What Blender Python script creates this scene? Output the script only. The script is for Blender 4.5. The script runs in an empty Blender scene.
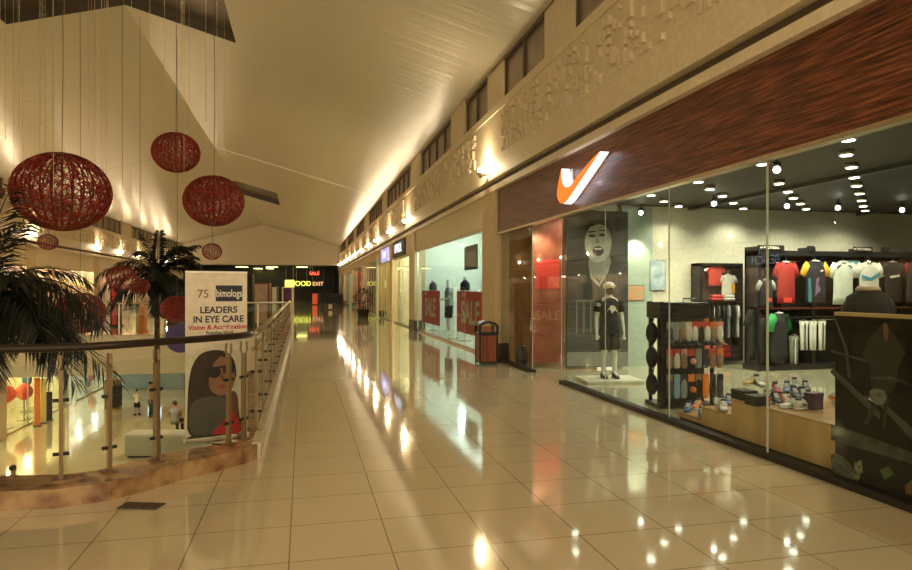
import bpy, bmesh, math, random
from mathutils import Vector, Matrix
R = math.radians
rnd = random.Random(7)
sc = bpy.context.scene
COL = sc.collection
# ------------------------------------------------------------------ camera
FPX, EYE, YAW = 655.0, 1.6, math.atan(153/655)
cs, sn = math.cos(YAW), math.sin(YAW)
cam = bpy.data.cameras.new('camera'); cam.lens = FPX/912*36; cam.sensor_width = 36
cam.shift_y = 4/912; cam.clip_end = 300
camo = bpy.data.objects.new('camera', cam); COL.objects.link(camo)
camo.location = (0, 0, EYE); camo.rotation_euler = (R(90), 0, -YAW)
sc.camera = camo
# ------------------------------------------------------------------ exposure, world, large lights
sc.view_settings.view_transform = 'Standard'; sc.view_settings.look = 'None'
sc.view_settings.gamma = 1; sc.view_settings.exposure = 0.25
W = bpy.data.worlds.new('world'); sc.world = W; W.use_nodes = True
W.node_tree.nodes['Background'].inputs[0].default_value = (1, .82, .55, 1)
W.node_tree.nodes['Background'].inputs[1].default_value = 1.15
WARM = (1, .80, .52)
def area(loc, rot, sx, sy, power, col=WARM, spread=180):
    l = bpy.data.lights.new('area_light', 'AREA'); l.shape = 'RECTANGLE'; l.size = sx; l.size_y = sy
    l.energy = power; l.color = col; l.spread = R(spread)
    o = bpy.data.objects.new('area_light', l); COL.objects.link(o); o.location = loc; o.rotation_euler = rot
    return o
def point(loc, power, col=WARM, rad=.08, parent=None):
    l = bpy.data.lights.new('point_light', 'POINT'); l.energy = power; l.color = col; l.shadow_soft_size = rad
    o = bpy.data.objects.new('point_light', l); COL.objects.link(o); o.location = loc
    if parent: o.parent = parent
    return o
def spot(loc, power, col, ang=120, rad=.08, rot=(0, 0, 0), blend=.6, parent=None):
    l = bpy.data.lights.new('spot_light', 'SPOT'); l.energy = power; l.color = col; l.spot_size = R(ang)
    l.spot_blend = blend; l.shadow_soft_size = rad
    o = bpy.data.objects.new('spot_light', l); COL.objects.link(o); o.location = loc; o.rotation_euler = rot
    if parent: o.parent = parent
    return o
# unseen lights added to brighten the ground floor, under the bridge and galleries
for x, y in ((-9.5, 27), (-5.5, 27), (-9.5, 32), (-5.5, 32), (-2, 30), (-9.5, 38), (-5, 38), (-8, 45), (-4, 45), (-11.6, 10), (-11.6, 14), (-11.6, 18), (-11.6, 22)):
    spot((x, y, -1.45), 110, (1, .82, .54), 150, .1)

# ------------------------------------------------------------------ materials
MATS = {}
def mat(name, col, rough=.5, metal=0, emit=None, es=0, spec=.5, coat=0, noise=None, bump=None, alpha=1):
    """principled; noise=(scale,colour2,detail) mixes a second colour; bump=(scale,strength)"""
    if name in MATS: return MATS[name]
    m = bpy.data.materials.new(name); m.use_nodes = True; nt = m.node_tree; n = nt.nodes; L = nt.links
    b = n['Principled BSDF']
    c4 = lambda c: (c[0], c[1], c[2], 1)
    b.inputs['Base Color'].default_value = c4(col); b.inputs['Roughness'].default_value = rough
    b.inputs['Metallic'].default_value = metal; b.inputs['Specular IOR Level'].default_value = spec
    b.inputs['Coat Weight'].default_value = coat; b.inputs['Coat Roughness'].default_value = .05
    if emit: b.inputs['Emission Color'].default_value = c4(emit); b.inputs['Emission Strength'].default_value = es
    tc = n.new('ShaderNodeTexCoord')
    nz = n.new('ShaderNodeTexNoise'); L.new(tc.outputs['Object'], nz.inputs['Vector'])
    nz.inputs['Scale'].default_value = noise[0] if noise else 14; nz.inputs['Detail'].default_value = noise[2] if noise else 3
    cr = n.new('ShaderNodeValToRGB'); L.new(nz.outputs['Fac'], cr.inputs['Fac'])
    c2 = noise[1] if noise else tuple(x*.9 for x in col)
    cr.color_ramp.elements[0].position = .38; cr.color_ramp.elements[1].position = .62
    cr.color_ramp.elements[0].color = c4(col); cr.color_ramp.elements[1].color = c4(c2)
    L.new(cr.outputs['Color'], b.inputs['Base Color'])
    if bump:
        n2 = n.new('ShaderNodeTexNoise'); n2.inputs['Scale'].default_value = bump[0]; L.new(tc.outputs['Object'], n2.inputs['Vector'])
        bp = n.new('ShaderNodeBump'); bp.inputs['Strength'].default_value = bump[1]; bp.inputs['Distance'].default_value = .02
        L.new(n2.outputs['Fac'], bp.inputs['Height']); L.new(bp.outputs['Normal'], b.inputs['Normal'])
    MATS[name] = m; return m
def nodes_of(m): return m.node_tree.nodes, m.node_tree.links, m.node_tree.nodes['Principled BSDF']
def tile_mat(name, c1, c2, groove, loc, rough=.07, size=.61, spec=.5):
    m = bpy.data.materials.new(name); m.use_nodes = True; n, L, b = nodes_of(m)
    tc = n.new('ShaderNodeTexCoord'); mp = n.new('ShaderNodeMapping'); mp.inputs['Location'].default_value = loc
    br = n.new('ShaderNodeTexBrick'); L.new(tc.outputs['Object'], mp.inputs['Vector']); L.new(mp.outputs[0], br.inputs['Vector'])
    br.offset = 0; br.inputs['Scale'].default_value = 1; br.inputs['Mortar Size'].default_value = .005
    br.inputs['Mortar Smooth'].default_value = .4; br.inputs['Brick Width'].default_value = size; br.inputs['Row Height'].default_value = size*.985
    br.inputs['Color1'].default_value = (*c1, 1); br.inputs['Color2'].default_value = (*c2, 1); br.inputs['Mortar'].default_value = (*groove, 1)
    L.new(br.outputs['Color'], b.inputs['Base Color'])
    nz = n.new('ShaderNodeTexNoise'); nz.inputs['Scale'].default_value = 1.3; L.new(tc.outputs['Object'], nz.inputs['Vector'])
    bp = n.new('ShaderNodeBump'); bp.inputs['Strength'].default_value = .05; bp.inputs['Distance'].default_value = .03
    L.new(nz.outputs['Fac'], bp.inputs['Height']); L.new(bp.outputs['Normal'], b.inputs['Normal'])
    b.inputs['Roughness'].default_value = rough; b.inputs['Specular IOR Level'].default_value = spec
    b.inputs['Coat Weight'].default_value = .6; b.inputs['Coat Roughness'].default_value = .04; b.inputs['Coat IOR'].default_value = 1.6
    return m
def wood_mat(name, c1, c2, c3, axis='Y', scale=22, rough=.35):
    """narrow horizontal strips running along the axis"""
    m = bpy.data.materials.new(name); m.use_nodes = True; n, L, b = nodes_of(m)
    tc = n.new('ShaderNodeTexCoord'); mp = n.new('ShaderNodeMapping')
    s = {'Y': (1, 1.6, scale*2.4), 'X': (.5, 1, scale), 'Z': (scale, scale, .5)}[axis]
    mp.inputs['Scale'].default_value = s
    L.new(tc.outputs['Object'], mp.inputs['Vector'])
    nz = n.new('ShaderNodeTexNoise'); nz.inputs['Scale'].default_value = 1.6; nz.inputs['Detail'].default_value = 4; L.new(mp.outputs[0], nz.inputs['Vector'])
    cr = n.new('ShaderNodeValToRGB'); L.new(nz.outputs['Fac'], cr.inputs['Fac'])
    e = cr.color_ramp.elements; e[0].position = .3; e[0].color = (*c1, 1); e[1].position = .7; e[1].color = (*c3, 1)
    k = e.new(.5); k.color = (*c2, 1)
    L.new(cr.outputs['Color'], b.inputs['Base Color'])
    bp = n.new('ShaderNodeBump'); bp.inputs['Strength'].default_value = .3; bp.inputs['Distance'].default_value = .01
    L.new(nz.outputs['Fac'], bp.inputs['Height']); L.new(bp.outputs['Normal'], b.inputs['Normal'])
    b.inputs['Roughness'].default_value = rough
    return m
def glass_mat(name, tint=(.95, .98, .96), rough=.0, refl=1.0, haze=0.0):
    m = bpy.data.materials.new(name); m.use_nodes = True; nt = m.node_tree; n = nt.nodes; L = nt.links
    n.remove(n['Principled BSDF']); out = n['Material Output']
    tr = n.new('ShaderNodeBsdfTransparent'); tr.inputs[0].default_value = (*tint, 1)
    gl = n.new('ShaderNodeBsdfGlossy'); gl.inputs['Roughness'].default_value = rough
    lw = n.new('ShaderNodeLayerWeight'); lw.inputs['Blend'].default_value = .5
    pw = n.new('ShaderNodeMath'); pw.operation = 'POWER'; pw.inputs[1].default_value = 5; L.new(lw.outputs['Facing'], pw.inputs[0])
    mu = n.new('ShaderNodeMath'); mu.operation = 'MULTIPLY_ADD'; mu.inputs[1].default_value = .8*refl; mu.inputs[2].default_value = .03*refl; L.new(pw.outputs[0], mu.inputs[0])
    mx = n.new('ShaderNodeMixShader'); L.new(mu.outputs[0], mx.inputs[0]); L.new(tr.outputs[0], mx.inputs[1]); L.new(gl.outputs[0], mx.inputs[2])
    L.new(mx.outputs[0], out.inputs[0])
    return m
def glow(name, col, s): return mat(name, (.8, .8, .8), .5, emit=col, es=s)

M = {}
M['floor'] = tile_mat('cream_tile', (.70, .595, .40), (.68, .575, .39), (.27, .21, .13), (.08, .25, 0))
M['store_floor'] = tile_mat('store_tile', (.50, .46, .30), (.48, .44, .29), (.3, .27, .18), (.08, .25, 0), rough=.15)
M['low_floor'] = tile_mat('ground_tile', (.62, .52, .31), (.58, .5, .3), (.4, .33, .2), (0, 0, 0), rough=.1, size=.8)
M['wall'] = mat('beige_paint', (.78, .66, .46), .6)
M['fascia'] = mat('fascia_paint', (.82, .72, .56), .6)
M['gable'] = mat('gable_paint', (.80, .70, .53), .6)
M['pillar'] = mat('pillar_paint', (.72, .55, .32), .5)
M['groove'] = mat('dark_bronze', (.10, .07, .045), .5)
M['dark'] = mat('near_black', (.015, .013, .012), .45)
M['black'] = mat('black_satin', (.012, .012, .013), .35)
M['blackfab'] = mat('black_fabric', (.018, .018, .02), .9, bump=(80, .3))
M['charcoal'] = mat('charcoal', (.05, .05, .052), .6)
M['store_wall'] = mat('store_paint', (.66, .63, .50), .6)
M['green_wall'] = mat('grey_green_paint', (.38, .46, .38), .5)
M['store_ceil'] = mat('store_ceiling', (.025, .025, .022), .6)
M['steel'] = mat('brushed_steel', (.62, .55, .42), .28, metal=1)
M['bronze'] = mat('bronze_post', (.30, .20, .11), .35, metal=.6)
M['darkrail'] = mat('dark_rail', (.035, .022, .016), .3, metal=.3)
M['chrome'] = mat('chrome', (.8, .8, .78), .12, metal=1)
M['white'] = mat('white_plastic', (.8, .8, .78), .4)
M['red'] = mat('red_print', (.75, .05, .04), .5)
M['redfab'] = mat('red_fabric', (.55, .05, .035), .85)
M['orange'] = mat('orange', (.9, .25, .03), .6)
M['skylight'] = mat('night_skylight', (.10, .08, .055), .25, noise=(.6, (.14, .11, .08), 2))
M['glass'] = glass_mat('shop_glass', (.94, .98, .95), refl=.75)
M['railglass'] = glass_mat('rail_glass', (.90, .95, .90), refl=.8)
M['marble'] = mat('brown_marble', (.52, .33, .16), .15, noise=(5, (.22, .10, .045), 9), coat=.3)
M['marble_edge'] = mat('cream_marble', (.72, .62, .45), .2)
M['fascia_wood'] = wood_mat('red_brown_wood', (.022, .008, .005), (.13, .038, .018), (.30, .10, .045), 'Y', 15)
M['plinth_wood'] = wood_mat('oak_laminate', (.46, .26, .11), (.58, .35, .15), (.66, .42, .20), 'Z', 3, .3)
M['side_wood'] = wood_mat('orange_wood', (.28, .12, .04), (.36, .16, .06), (.42, .2, .08), 'Z', 3, .3)
M['slat_wood'] = wood_mat('slat_wood', (.20, .045, .02), (.30, .07, .03), (.36, .1, .04), 'Z', 8, .3)
M['lamp'] = glow('lamp_glow', (.95, .97, .8), 11)
M['sconce'] = glow('sconce_glow', (1, .84, .55), 110)
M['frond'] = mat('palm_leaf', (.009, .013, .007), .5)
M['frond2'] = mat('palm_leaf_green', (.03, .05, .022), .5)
M['bark'] = mat('palm_bark', (.10, .07, .045), .9, noise=(9, (.05, .035, .025), 4), bump=(20, .6))
M['ballred'] = mat('red_wire', (.36, .015, .015), .35)
M['ballrib'] = mat('dark_red_rib', (.16, .012, .012), .5)
M['glitter'] = mat('red_tinsel', (.75, .20, .12), .2, metal=.5)
M['cord'] = mat('cord', (.16, .11, .05), .7)
M['bead'] = mat('clear_bead', (.75, .62, .38), .2)
# ceiling: glossy painted boards, seams across the hall
cm = bpy.data.materials.new('ceiling_boards'); cm.use_nodes = True
n, L, b = nodes_of(cm)
tc = n.new('ShaderNodeTexCoord'); mp = n.new('ShaderNodeMapping'); mp.inputs['Scale'].default_value = (.05, 5.5, .05)
L.new(tc.outputs['Object'], mp.inputs['Vector'])
nz = n.new('ShaderNodeTexNoise'); nz.inputs['Scale'].default_value = 1; nz.inputs['Detail'].default_value = 4; L.new(mp.outputs[0], nz.inputs['Vector'])
bp = n.new('ShaderNodeBump'); bp.inputs['Strength'].default_value = .35; bp.inputs['Distance'].default_value = .05
L.new(nz.outputs['Fac'], bp.inputs['Height']); L.new(bp.outputs['Normal'], b.inputs['Normal'])
b.inputs['Base Color'].default_value = (.64, .58, .44, 1); b.inputs['Roughness'].default_value = .27; b.inputs['Specular IOR Level'].default_value = .34
M['ceiling'] = cm

# ------------------------------------------------------------------ mesh helpers
class MB:
    def __init__(s): s.bm = bmesh.new()
    def box(s, x0, x1, y0, y1, z0, z1, mtx=None):
        c = bmesh.ops.create_cube(s.bm, size=1)['verts']
        m = Matrix.Translation(((x0+x1)/2, (y0+y1)/2, (z0+z1)/2)) @ Matrix.Diagonal((abs(x1-x0), abs(y1-y0), abs(z1-z0), 1))
        if mtx: m = mtx @ m
        bmesh.ops.transform(s.bm, matrix=m, verts=c); return s
    def tube(s, pts, r, n=8, r2=None, cap=True):
        pts = [Vector(p) for p in pts]; rings = []
        N = len(pts)
        for i, p in enumerate(pts):
            d = (pts[min(i+1, N-1)] - pts[max(i-1, 0)]).normalized()
            a = d.cross(Vector((0, 0, 1))) if abs(d.z) < .95 else d.cross(Vector((1, 0, 0)))
            a.normalize(); bb = d.cross(a)
            rr = r if r2 is None else r + (r2-r)*i/(N-1)
            if isinstance(r, (list, tuple)): rr = r[i]
            rings.append([s.bm.verts.new(p + (a*math.cos(2*math.pi*k/n) + bb*math.sin(2*math.pi*k/n))*rr) for k in range(n)])
        s.skin(rings, cap); return s
    def skin(s, rings, cap=True):
        n = len(rings[0])
        for A, B in zip(rings, rings[1:]):
            for k in range(n): s.bm.faces.new((A[k], A[(k+1) % n], B[(k+1) % n], B[k]))
        if cap:
            s.bm.faces.new(rings[0][::-1]); s.bm.faces.new(rings[-1])
    def lathe(s, prof, c=(0, 0, 0), n=20, sy=1):
        rings = [[s.bm.verts.new((c[0]+r*math.cos(2*math.pi*k/n), c[1]+sy*r*math.sin(2*math.pi*k/n), c[2]+z)) for k in range(n)] for r, z in prof]
        s.skin(rings); return s
    def loft(s, rings, cap=True):
        s.skin([[s.bm.verts.new(p) for p in r] for r in rings], cap); return s
    def gem(s, c, r):
        v = [s.bm.verts.new((c[0]+x*r, c[1]+y*r, c[2]+z*r)) for x, y, z in ((1,0,0),(-1,0,0),(0,1,0),(0,-1,0),(0,0,1),(0,0,-1))]
        for i, j in ((0, 2), (2, 1), (1, 3), (3, 0)):
            s.bm.faces.new((v[i], v[j], v[4])); s.bm.faces.new((v[j], v[i], v[5]))
        return s
    def sphere(s, c, r, sc_=(1, 1, 1), seg=16, mtx=None):
        v = bmesh.ops.create_uvsphere(s.bm, u_segments=seg, v_segments=max(6, seg//2), radius=r)['verts']
        m = Matrix.Translation(c) @ (mtx or Matrix()) @ Matrix.Diagonal((*sc_, 1))
        bmesh.ops.transform(s.bm, matrix=m, verts=v); return s
    def prism(s, poly, d, m=None):
        """poly in local xy, extruded from z=0 to z=d, transformed by m"""
        m = m or Matrix()
        a = [s.bm.verts.new(m @ Vector((x, y, 0))) for x, y in poly]
        bq = [s.bm.verts.new(m @ Vector((x, y, d))) for x, y in poly]
        s.bm.faces.new(a[::-1]); s.bm.faces.new(bq); n = len(a)
        for k in range(n): s.bm.faces.new((a[k], a[(k+1) % n], bq[(k+1) % n], bq[k]))
        return s
    def quad(s, *p): s.bm.faces.new([s.bm.verts.new(q) for q in p]); return s
    def build(s, name, m, parent=None, smooth=False, bevel=0, loc=None):
        bmesh.ops.recalc_face_normals(s.bm, faces=s.bm.faces[:])
        me = bpy.data.meshes.new(name); s.bm.to_mesh(me); s.bm.free()
        if smooth:
            for p in me.polygons: p.use_smooth = True
        for q in (m if isinstance(m, (list, tuple)) else [m]): me.materials.append(q)
        o = bpy.data.objects.new(name, me); COL.objects.link(o)
        if parent: o.parent = parent
        if loc: o.location = loc
        if bevel:
            b_ = o.modifiers.new('bevel', 'BEVEL'); b_.width = bevel; b_.segments = 2; b_.limit_method = 'ANGLE'
        return o
def frame(origin, ang=0):
    """local x along the wall, local y up, local z towards the viewer; ang = heading of the outward normal"""
    nx, ny = math.cos(ang), math.sin(ang)
    return Matrix(((-ny, 0, nx, origin[0]), (nx, 0, ny, origin[1]), (0, 1, 0, origin[2]), (0, 0, 0, 1)))
FACE_W, FACE_E, FACE_S = math.pi, 0, -math.pi/2      # facing -X, +X, -Y
def thing(name, label, cat, loc=(0, 0, 0), rz=0, group=None):
    o = bpy.data.objects.new(name, None); COL.objects.link(o); o.location = loc; o.rotation_euler = (0, 0, rz)
    o.empty_display_size = .1
    return tag(o, label, cat, group)
def tag(o, label, cat, group=None):
    o['label'] = label; o['category'] = cat
    if group: o['group'] = group
    return o
def struct(o, label=None):
    o['kind'] = 'structure'
    if label: o['label'] = label
    return o
def copy_tree(o, loc=None, rz=None, label=None, group=None):
    def rec(s, par):
        c = s.copy(); COL.objects.link(c)
        if par: c.parent = par
        for ch in s.children: rec(ch, c)
        return c
    r = rec(o, None)
    if loc is not None: r.location = loc
    if rz is not None: r.rotation_euler = (0, 0, rz)
    if label: r['label'] = label
    if group: r['group'] = group
    return r
def text(name, body, size, m, mtx, parent=None, ext=.002, bold=0, align='CENTER', sx=1, offset=0):
    cu = bpy.data.curves.new(name, 'FONT'); cu.body = body; cu.size = size; cu.extrude = ext
    cu.align_x = align; cu.align_y = 'CENTER'; cu.offset = bold
    o = bpy.data.objects.new(name+'_tmp', cu); COL.objects.link(o)
    dg = bpy.context.evaluated_depsgraph_get(); me = bpy.data.meshes.new_from_object(o.evaluated_get(dg))
    bpy.data.objects.remove(o); bpy.data.curves.remove(cu)
    me.transform(mtx @ Matrix.Diagonal((sx, 1, 1, 1))); me.name = name; me.materials.clear(); me.materials.append(m)
    q = bpy.data.objects.new(name, me); COL.objects.link(q)
    if parent: q.parent = parent
    return q
def skinned(name, nodes, edges, m, parent=None, root=0, sub=2):
    """nodes: list of (x,y,z,r) or (x,y,z,rx,ry)"""
    me = bpy.data.meshes.new(name); me.from_pydata([v[:3] for v in nodes], edges, []); me.materials.append(m)
    o = bpy.data.objects.new(name, me); COL.objects.link(o)
    if parent: o.parent = parent
    sk = o.modifiers.new('skin', 'SKIN'); sk.use_smooth_shade = True
    for i, v in enumerate(nodes):
        d = me.skin_vertices[0].data[i]; d.radius = (v[3], v[4] if len(v) > 4 else v[3]); d.use_root = (i == root)
    sb = o.modifiers.new('sub', 'SUBSURF'); sb.levels = sub; sb.render_levels = sub
    return o
def at_z(px, py, z):
    Zc = FPX*(EYE-z)/(py-289); Xc = (px-456)/FPX*Zc
    return Vector((Zc*sn+Xc*cs, Zc*cs-Xc*sn, z))
def at_d(px, py, Zc):
    Xc = (px-456)/FPX*Zc
    return Vector((Zc*sn+Xc*cs, Zc*cs-Xc*sn, EYE-(py-289)*Zc/FPX))
def at_y(px, py, Y):
    t = (px-456)/FPX; X = Y*(t*cs+sn)/(cs-t*sn); Zc = Y*cs+X*sn
    return Vector((X, Y, EYE-(py-289)*Zc/FPX))
def at_x(px, py, X):
    t = (px-456)/FPX; Y = X*(cs-t*sn)/(t*cs+sn); Zc = Y*cs+X*sn
    return Vector((X, Y, EYE-(py-289)*Zc/FPX))
# ================================================================== SETTING
XR, XL, XV0, XV1, YB = 4.26, -13.4, -.42, -11.0, 25.0      # shop walls, edges of the opening, bridge
RX, RZ, SLOPE = -4.6, 9.15, .2765
def ceil_z(x): return RZ - SLOPE*abs(x-RX)
edge = [(-.42, 6.45), (-.5, 6.3), (-.72, 6.08), (-.98, 5.88), (-1.2, 5.62), (-1.42, 5.42), (-1.75, 5.31), (-2.1, 5.34), (-3, 5.5), (-5, 5.8), (-8, 6.2), (-11, 7)]
f = MB()
f.box(XV0, XR, -4, 96, -.05, 0); f.box(XL-.5, XV1, -4, 96, -.05, 0); f.box(XV1, XV0, YB, 96, -.05, 0)
f.prism([(XV0, -4)] + edge + [(XV1, -4)], .05, Matrix.Translation((0, 0, -.05)))
struct(f.build('floor', M['floor']))
f = MB().box(XR, 14, 2.4, 13.9, -.05, 0.001); struct(f.build('floor_store', M['store_floor']))
f = MB().box(-20, 4, 2, 60, -4.7, -4.6); struct(f.build('floor_ground_level', M['low_floor']))
# slab edges round the opening (fascia of bridge and galleries) and soffit
f = MB()
f.box(XV1, XV0, YB, YB+.15, -1.3, -.05); f.box(XV0, XV0+.1, 6.5, YB, -1.3, -.05); f.box(XV1-.1, XV1, 7, YB, -1.3, -.05)
f.box(XV0, XR, 6.5, 60, -1.4, -1.3); f.box(XL, XV1, 5, 60, -1.4, -1.3); f.box(XV1, XV0, YB, 60, -1.4, -1.3)
for (x0, y0), (x1, y1) in zip(edge, edge[1:]):
    f.quad((x0, y0, -.05), (x1, y1, -.05), (x1, y1, -1.3), (x0, y0, -1.3))
struct(f.build('trim_1', M['fascia']))
# marble kerb round the opening
def offset_path(path, d):
    out = []
    for i, p in enumerate(path):
        a = Vector(path[max(i-1, 0)]); c = Vector(path[min(i+1, len(path)-1)]); t = (c-a).normalized()
        out.append(Vector(p) + Vector((t.y, -t.x))*d)
    return out
kp = [(XV0, YB-.2), (XV0, 15), (XV0, 9), (XV0, 6.9)] + edge[:-1]
def sweep(path, prof, name, m):
    mb = MB(); rings = []
    cols = [offset_path(path, d) for d, z in prof]
    for i in range(len(path)):
        rings.append([(cols[j][i].x, cols[j][i].y, prof[j][1]) for j in range(len(prof))])
    mb.loft(rings); return struct(mb.build(name, m))
sweep(kp, [(0, 0), (0, .14), (.42, .14), (.42, -.3), (.3, -.3), (.3, 0)], 'trim_2', M['marble'])
sweep(kp[:5], [(-.03, 0), (-.03, .15), (.05, .15), (.05, .14), (0, 0)], 'trim_3', M['marble_edge'])
# ceiling: two slopes with two ridge skylights
f = MB(); eR, eL = 4.35, -13.5
def slope_quad(x0, x1, y0, y1, dz=0):
    f.quad((x0, y0, ceil_z(x0)+dz), (x1, y0, ceil_z(x1)+dz), (x1, y1, ceil_z(x1)+dz), (x0, y1, ceil_z(x0)+dz))
SK = [(8, 18.95), (48, 55)]
ys = [-4, 8, 18.95, 36.66, 36.72, 48, 55, 80]
for a, c in zip(ys, ys[1:]):
    hole = (a, c) in SK
    if (a, c) == (36.66, 36.72): continue
    for s in ((eL, -7.4), (-7.4, RX), (RX, -1.8), (-1.8, eR)):
        if hole and s[0] > -8 and s[1] < 0: continue
        slope_quad(s[0], s[1], a, c)
struct(f.build('ceiling', M['ceiling']))
f = MB(); 
for s in ((eL, RX), (RX, eR)): slope_quad(s[0], s[1], 36.6, 36.8, .02)
struct(f.build('trim_4', M['groove']))
f = MB()
for a, c in SK:
    for s in ((-7.4, RX), (RX, -1.8)): slope_quad(s[0], s[1], a, c, .28)
    for x in (-7.4, -1.8): f.quad((x, a, ceil_z(x)), (x, c, ceil_z(x)), (x, c, ceil_z(x)+.28), (x, a, ceil_z(x)+.28))
    for y in (a, c):
        for x0, x1 in ((-7.4, RX), (RX, -1.8)): f.quad((x0, y, ceil_z(x0)), (x1, y, ceil_z(x1)), (x1, y, ceil_z(x1)+.28), (x0, y, ceil_z(x0)+.28))
struct(f.build('window_1', M['skylight']))
# end gable and dark hall below it
f = MB(); f.prism([(eL, 4.5), (eR, 4.5), (eR, ceil_z(eR)), (RX, RZ), (eL, ceil_z(eL))], .2, Matrix(((1, 0, 0, 0), (0, 0, 1, 80), (0, 1, 0, 0), (0, 0, 0, 1))))
struct(f.build('wall_end', M['gable']))
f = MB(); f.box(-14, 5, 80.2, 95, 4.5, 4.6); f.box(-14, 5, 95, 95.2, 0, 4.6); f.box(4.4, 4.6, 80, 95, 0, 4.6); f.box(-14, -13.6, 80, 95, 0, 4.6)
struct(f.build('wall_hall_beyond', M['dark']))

# ---- long walls: profile along Y, with frieze blocks, clerestory windows
def long_wall(side, X, tagn):
    s = 1 if side > 0 else -1           # outward direction of wall
    def bx(mb, d0, d1, y0, y1, z0, z1): mb.box(X+s*d0, X+s*d1, y0, y1, z0, z1)
    mb = MB(); bx(mb, -.16, .3, -4, 80, 3.77, 3.89); bx(mb, -.16, .3, -4, 80, 4.03, 5.6); bx(mb, -.19, -.16, -4, 80, 5.44, 5.6)
    bx(mb, -.175, -.16, -4, 80, 4.03, 4.10)
    struct(mb.build('wall_'+tagn, M['wall']))
    mb = MB(); bx(mb, -.04, .3, -4, 80, 3.89, 4.03); struct(mb.build('trim_groove_'+tagn, M['groove']))
    # raised block pattern
    mb = MB(); r = random.Random(3+s); blk = []
    for y0, y1 in ((2.2, 13.3), (15.4, 24.3), (26.9, 36), (37.5, 47), (48.4, 58), (59.3, 69)):
        y = y0
        while y < y1:
            z = 4.50
            while z < 5.3:
                h = r.choice((.08, .13, .22))
                if r.random() < .62: blk.append((-.215, -.16, y, y+r.choice((.06, .06, .12)), z, min(z+h, 5.33)))
                z += h+.05
            y += .15
    for d0, d1, ya, yb, za, zb in blk:
        x0, x1 = X+s*d0, X+s*d1
        v = [mb.bm.verts.new(p) for p in ((x1, ya, za), (x1, yb, za), (x1, yb, zb), (x1, ya, zb), (x0, ya, za), (x0, yb, za), (x0, yb, zb), (x0, ya, zb))]
        for q in ((4, 5, 6, 7), (0, 1, 5, 4), (1, 2, 6, 5), (2, 3, 7, 6), (3, 0, 4, 7)): mb.bm.faces.new([v[k] for k in q])
    struct(mb.build('trim_blocks_'+tagn, M['wall']))
    # clerestory wall with openings
    wins = [(3.2, 9.9, 5), (11.3, 13.75, 2), (15.1, 17.2, 2), (18.8, 24, 4), (26.2, 34, 6), (36, 43.5, 6), (47, 54, 5), (57, 64.5, 5), (67.5, 77, 6)]
    zt = ceil_z(X)+.02
    mb = MB(); prev = -4
    bx(mb, .04, .3, -4, 80, 5.6, 5.75); bx(mb, .04, .3, -4, 80, 6.66, zt)
    for a, c, k in wins:
        bx(mb, -.02 if k > 3 else .04, .3, prev, a, 5.6, zt); prev = c
    bx(mb, -.02, .3, prev, 80, 5.6, zt)
    struct(mb.build('wall_clerestory_'+tagn, M['wall']))
    for i, (a, c, k) in enumerate(wins):
        w = MB(); 
        for j in range(k+1):
            y = a+(c-a)*j/k; bx(w, .05, .1, y-.03, y+.03, 5.75, 6.66)
        bx(w, .05, .1, a, c, 5.75, 5.8); bx(w, .05, .1, a, c, 6.6, 6.66); bx(w, .02, .1, a, c, 6.62, 6.67)
        fr = struct(w.build('window_frame', M['winframe']))
        p = MB(); bx(p, .11, .12, a, c, 5.75, 6.66); q = p.build('window_%d' % (i+2 if s > 0 else i+20), M['window_night']); struct(q)
        fr.parent = q; fr.name = 'frame'
M['winframe'] = mat('window_frame_brown', (.16, .12, .075), .5)
M['window_night'] = mat('night_window', (.24, .19, .13), .3, noise=(1.5, (.34, .27, .19), 2))
long_wall(1, XR, 'east'); long_wall(-1, XL, 'west')

# pillars between the shops (right side), with dark feet
PY = [(13.9, 15.0), (24.7, 26.0), (36.3, 37.5), (47, 48.2), (58, 59.2), (69, 70.2), (1.2, 2.4)]
for s, X in ((1, XR), (-1, XL)):
    mb = MB(); db = MB()
    for a, c in PY:
        mb.box(X-s*.12, X+s*.3, a, c, .4, 3.77); db.box(X-s*.13, X+s*.3, a-.01, c+.01, 0, .4)
    struct(mb.build('trim_pillars_'+('east' if s > 0 else 'west'), M['pillar'])); struct(db.build('trim_pillar_feet_'+('east' if s > 0 else 'west'), M['groove']))

# ---- wall lamps on both sides
def sconce(loc, s, label, power):
    t = thing('wall_sconce', label, 'wall lamp', loc, 0, 'uplights along the cornices')
    MB().lathe([(.03, -.12), (.07, -.06), (.10, 0), (.085, 0), (.02, -.05)], n=14).build('bowl', M['chrome'], t, True)
    MB().box(.0*s, .15*s, -.03, .03, -.08, -.03).build('bracket', M['bronze'], t)
    MB().sphere((0, 0, .04), .065, (1, 1, 1.4), 12).build('bulb', M['sconce'], t, True)
    point((0, 0, .12), power, (1, .77, .47), .06, t)
ordn = ['first', 'second', 'third', 'fourth', 'fifth', 'sixth', 'seventh', 'eighth', 'ninth', 'tenth', 'eleventh', 'twelfth']
for i, y in enumerate((14.4, 26, 31.2, 36.8, 42, 47.5, 53, 58.5, 64, 69.5, 75)):
    sconce((3.94, y, 4.25), 1, ('glowing uplight on the pillar beside the sports shop fascia' if i == 0 else '%s glowing uplight along the shop wall cornice beyond the pillar' % ordn[i]), 100)
sconce((3.94, 1.8, 4.25), 1, 'glowing uplight on the pillar at the near end of the sports shop', 260)
for i, y in enumerate((23, 30, 36.8, 47.5, 53, 58.5, 64, 69.5, 75)):
    sconce((XL+.32, y, 4.25), -1, '%s glowing uplight on the far cornice across the opening' % ordn[i], 140)

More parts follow.
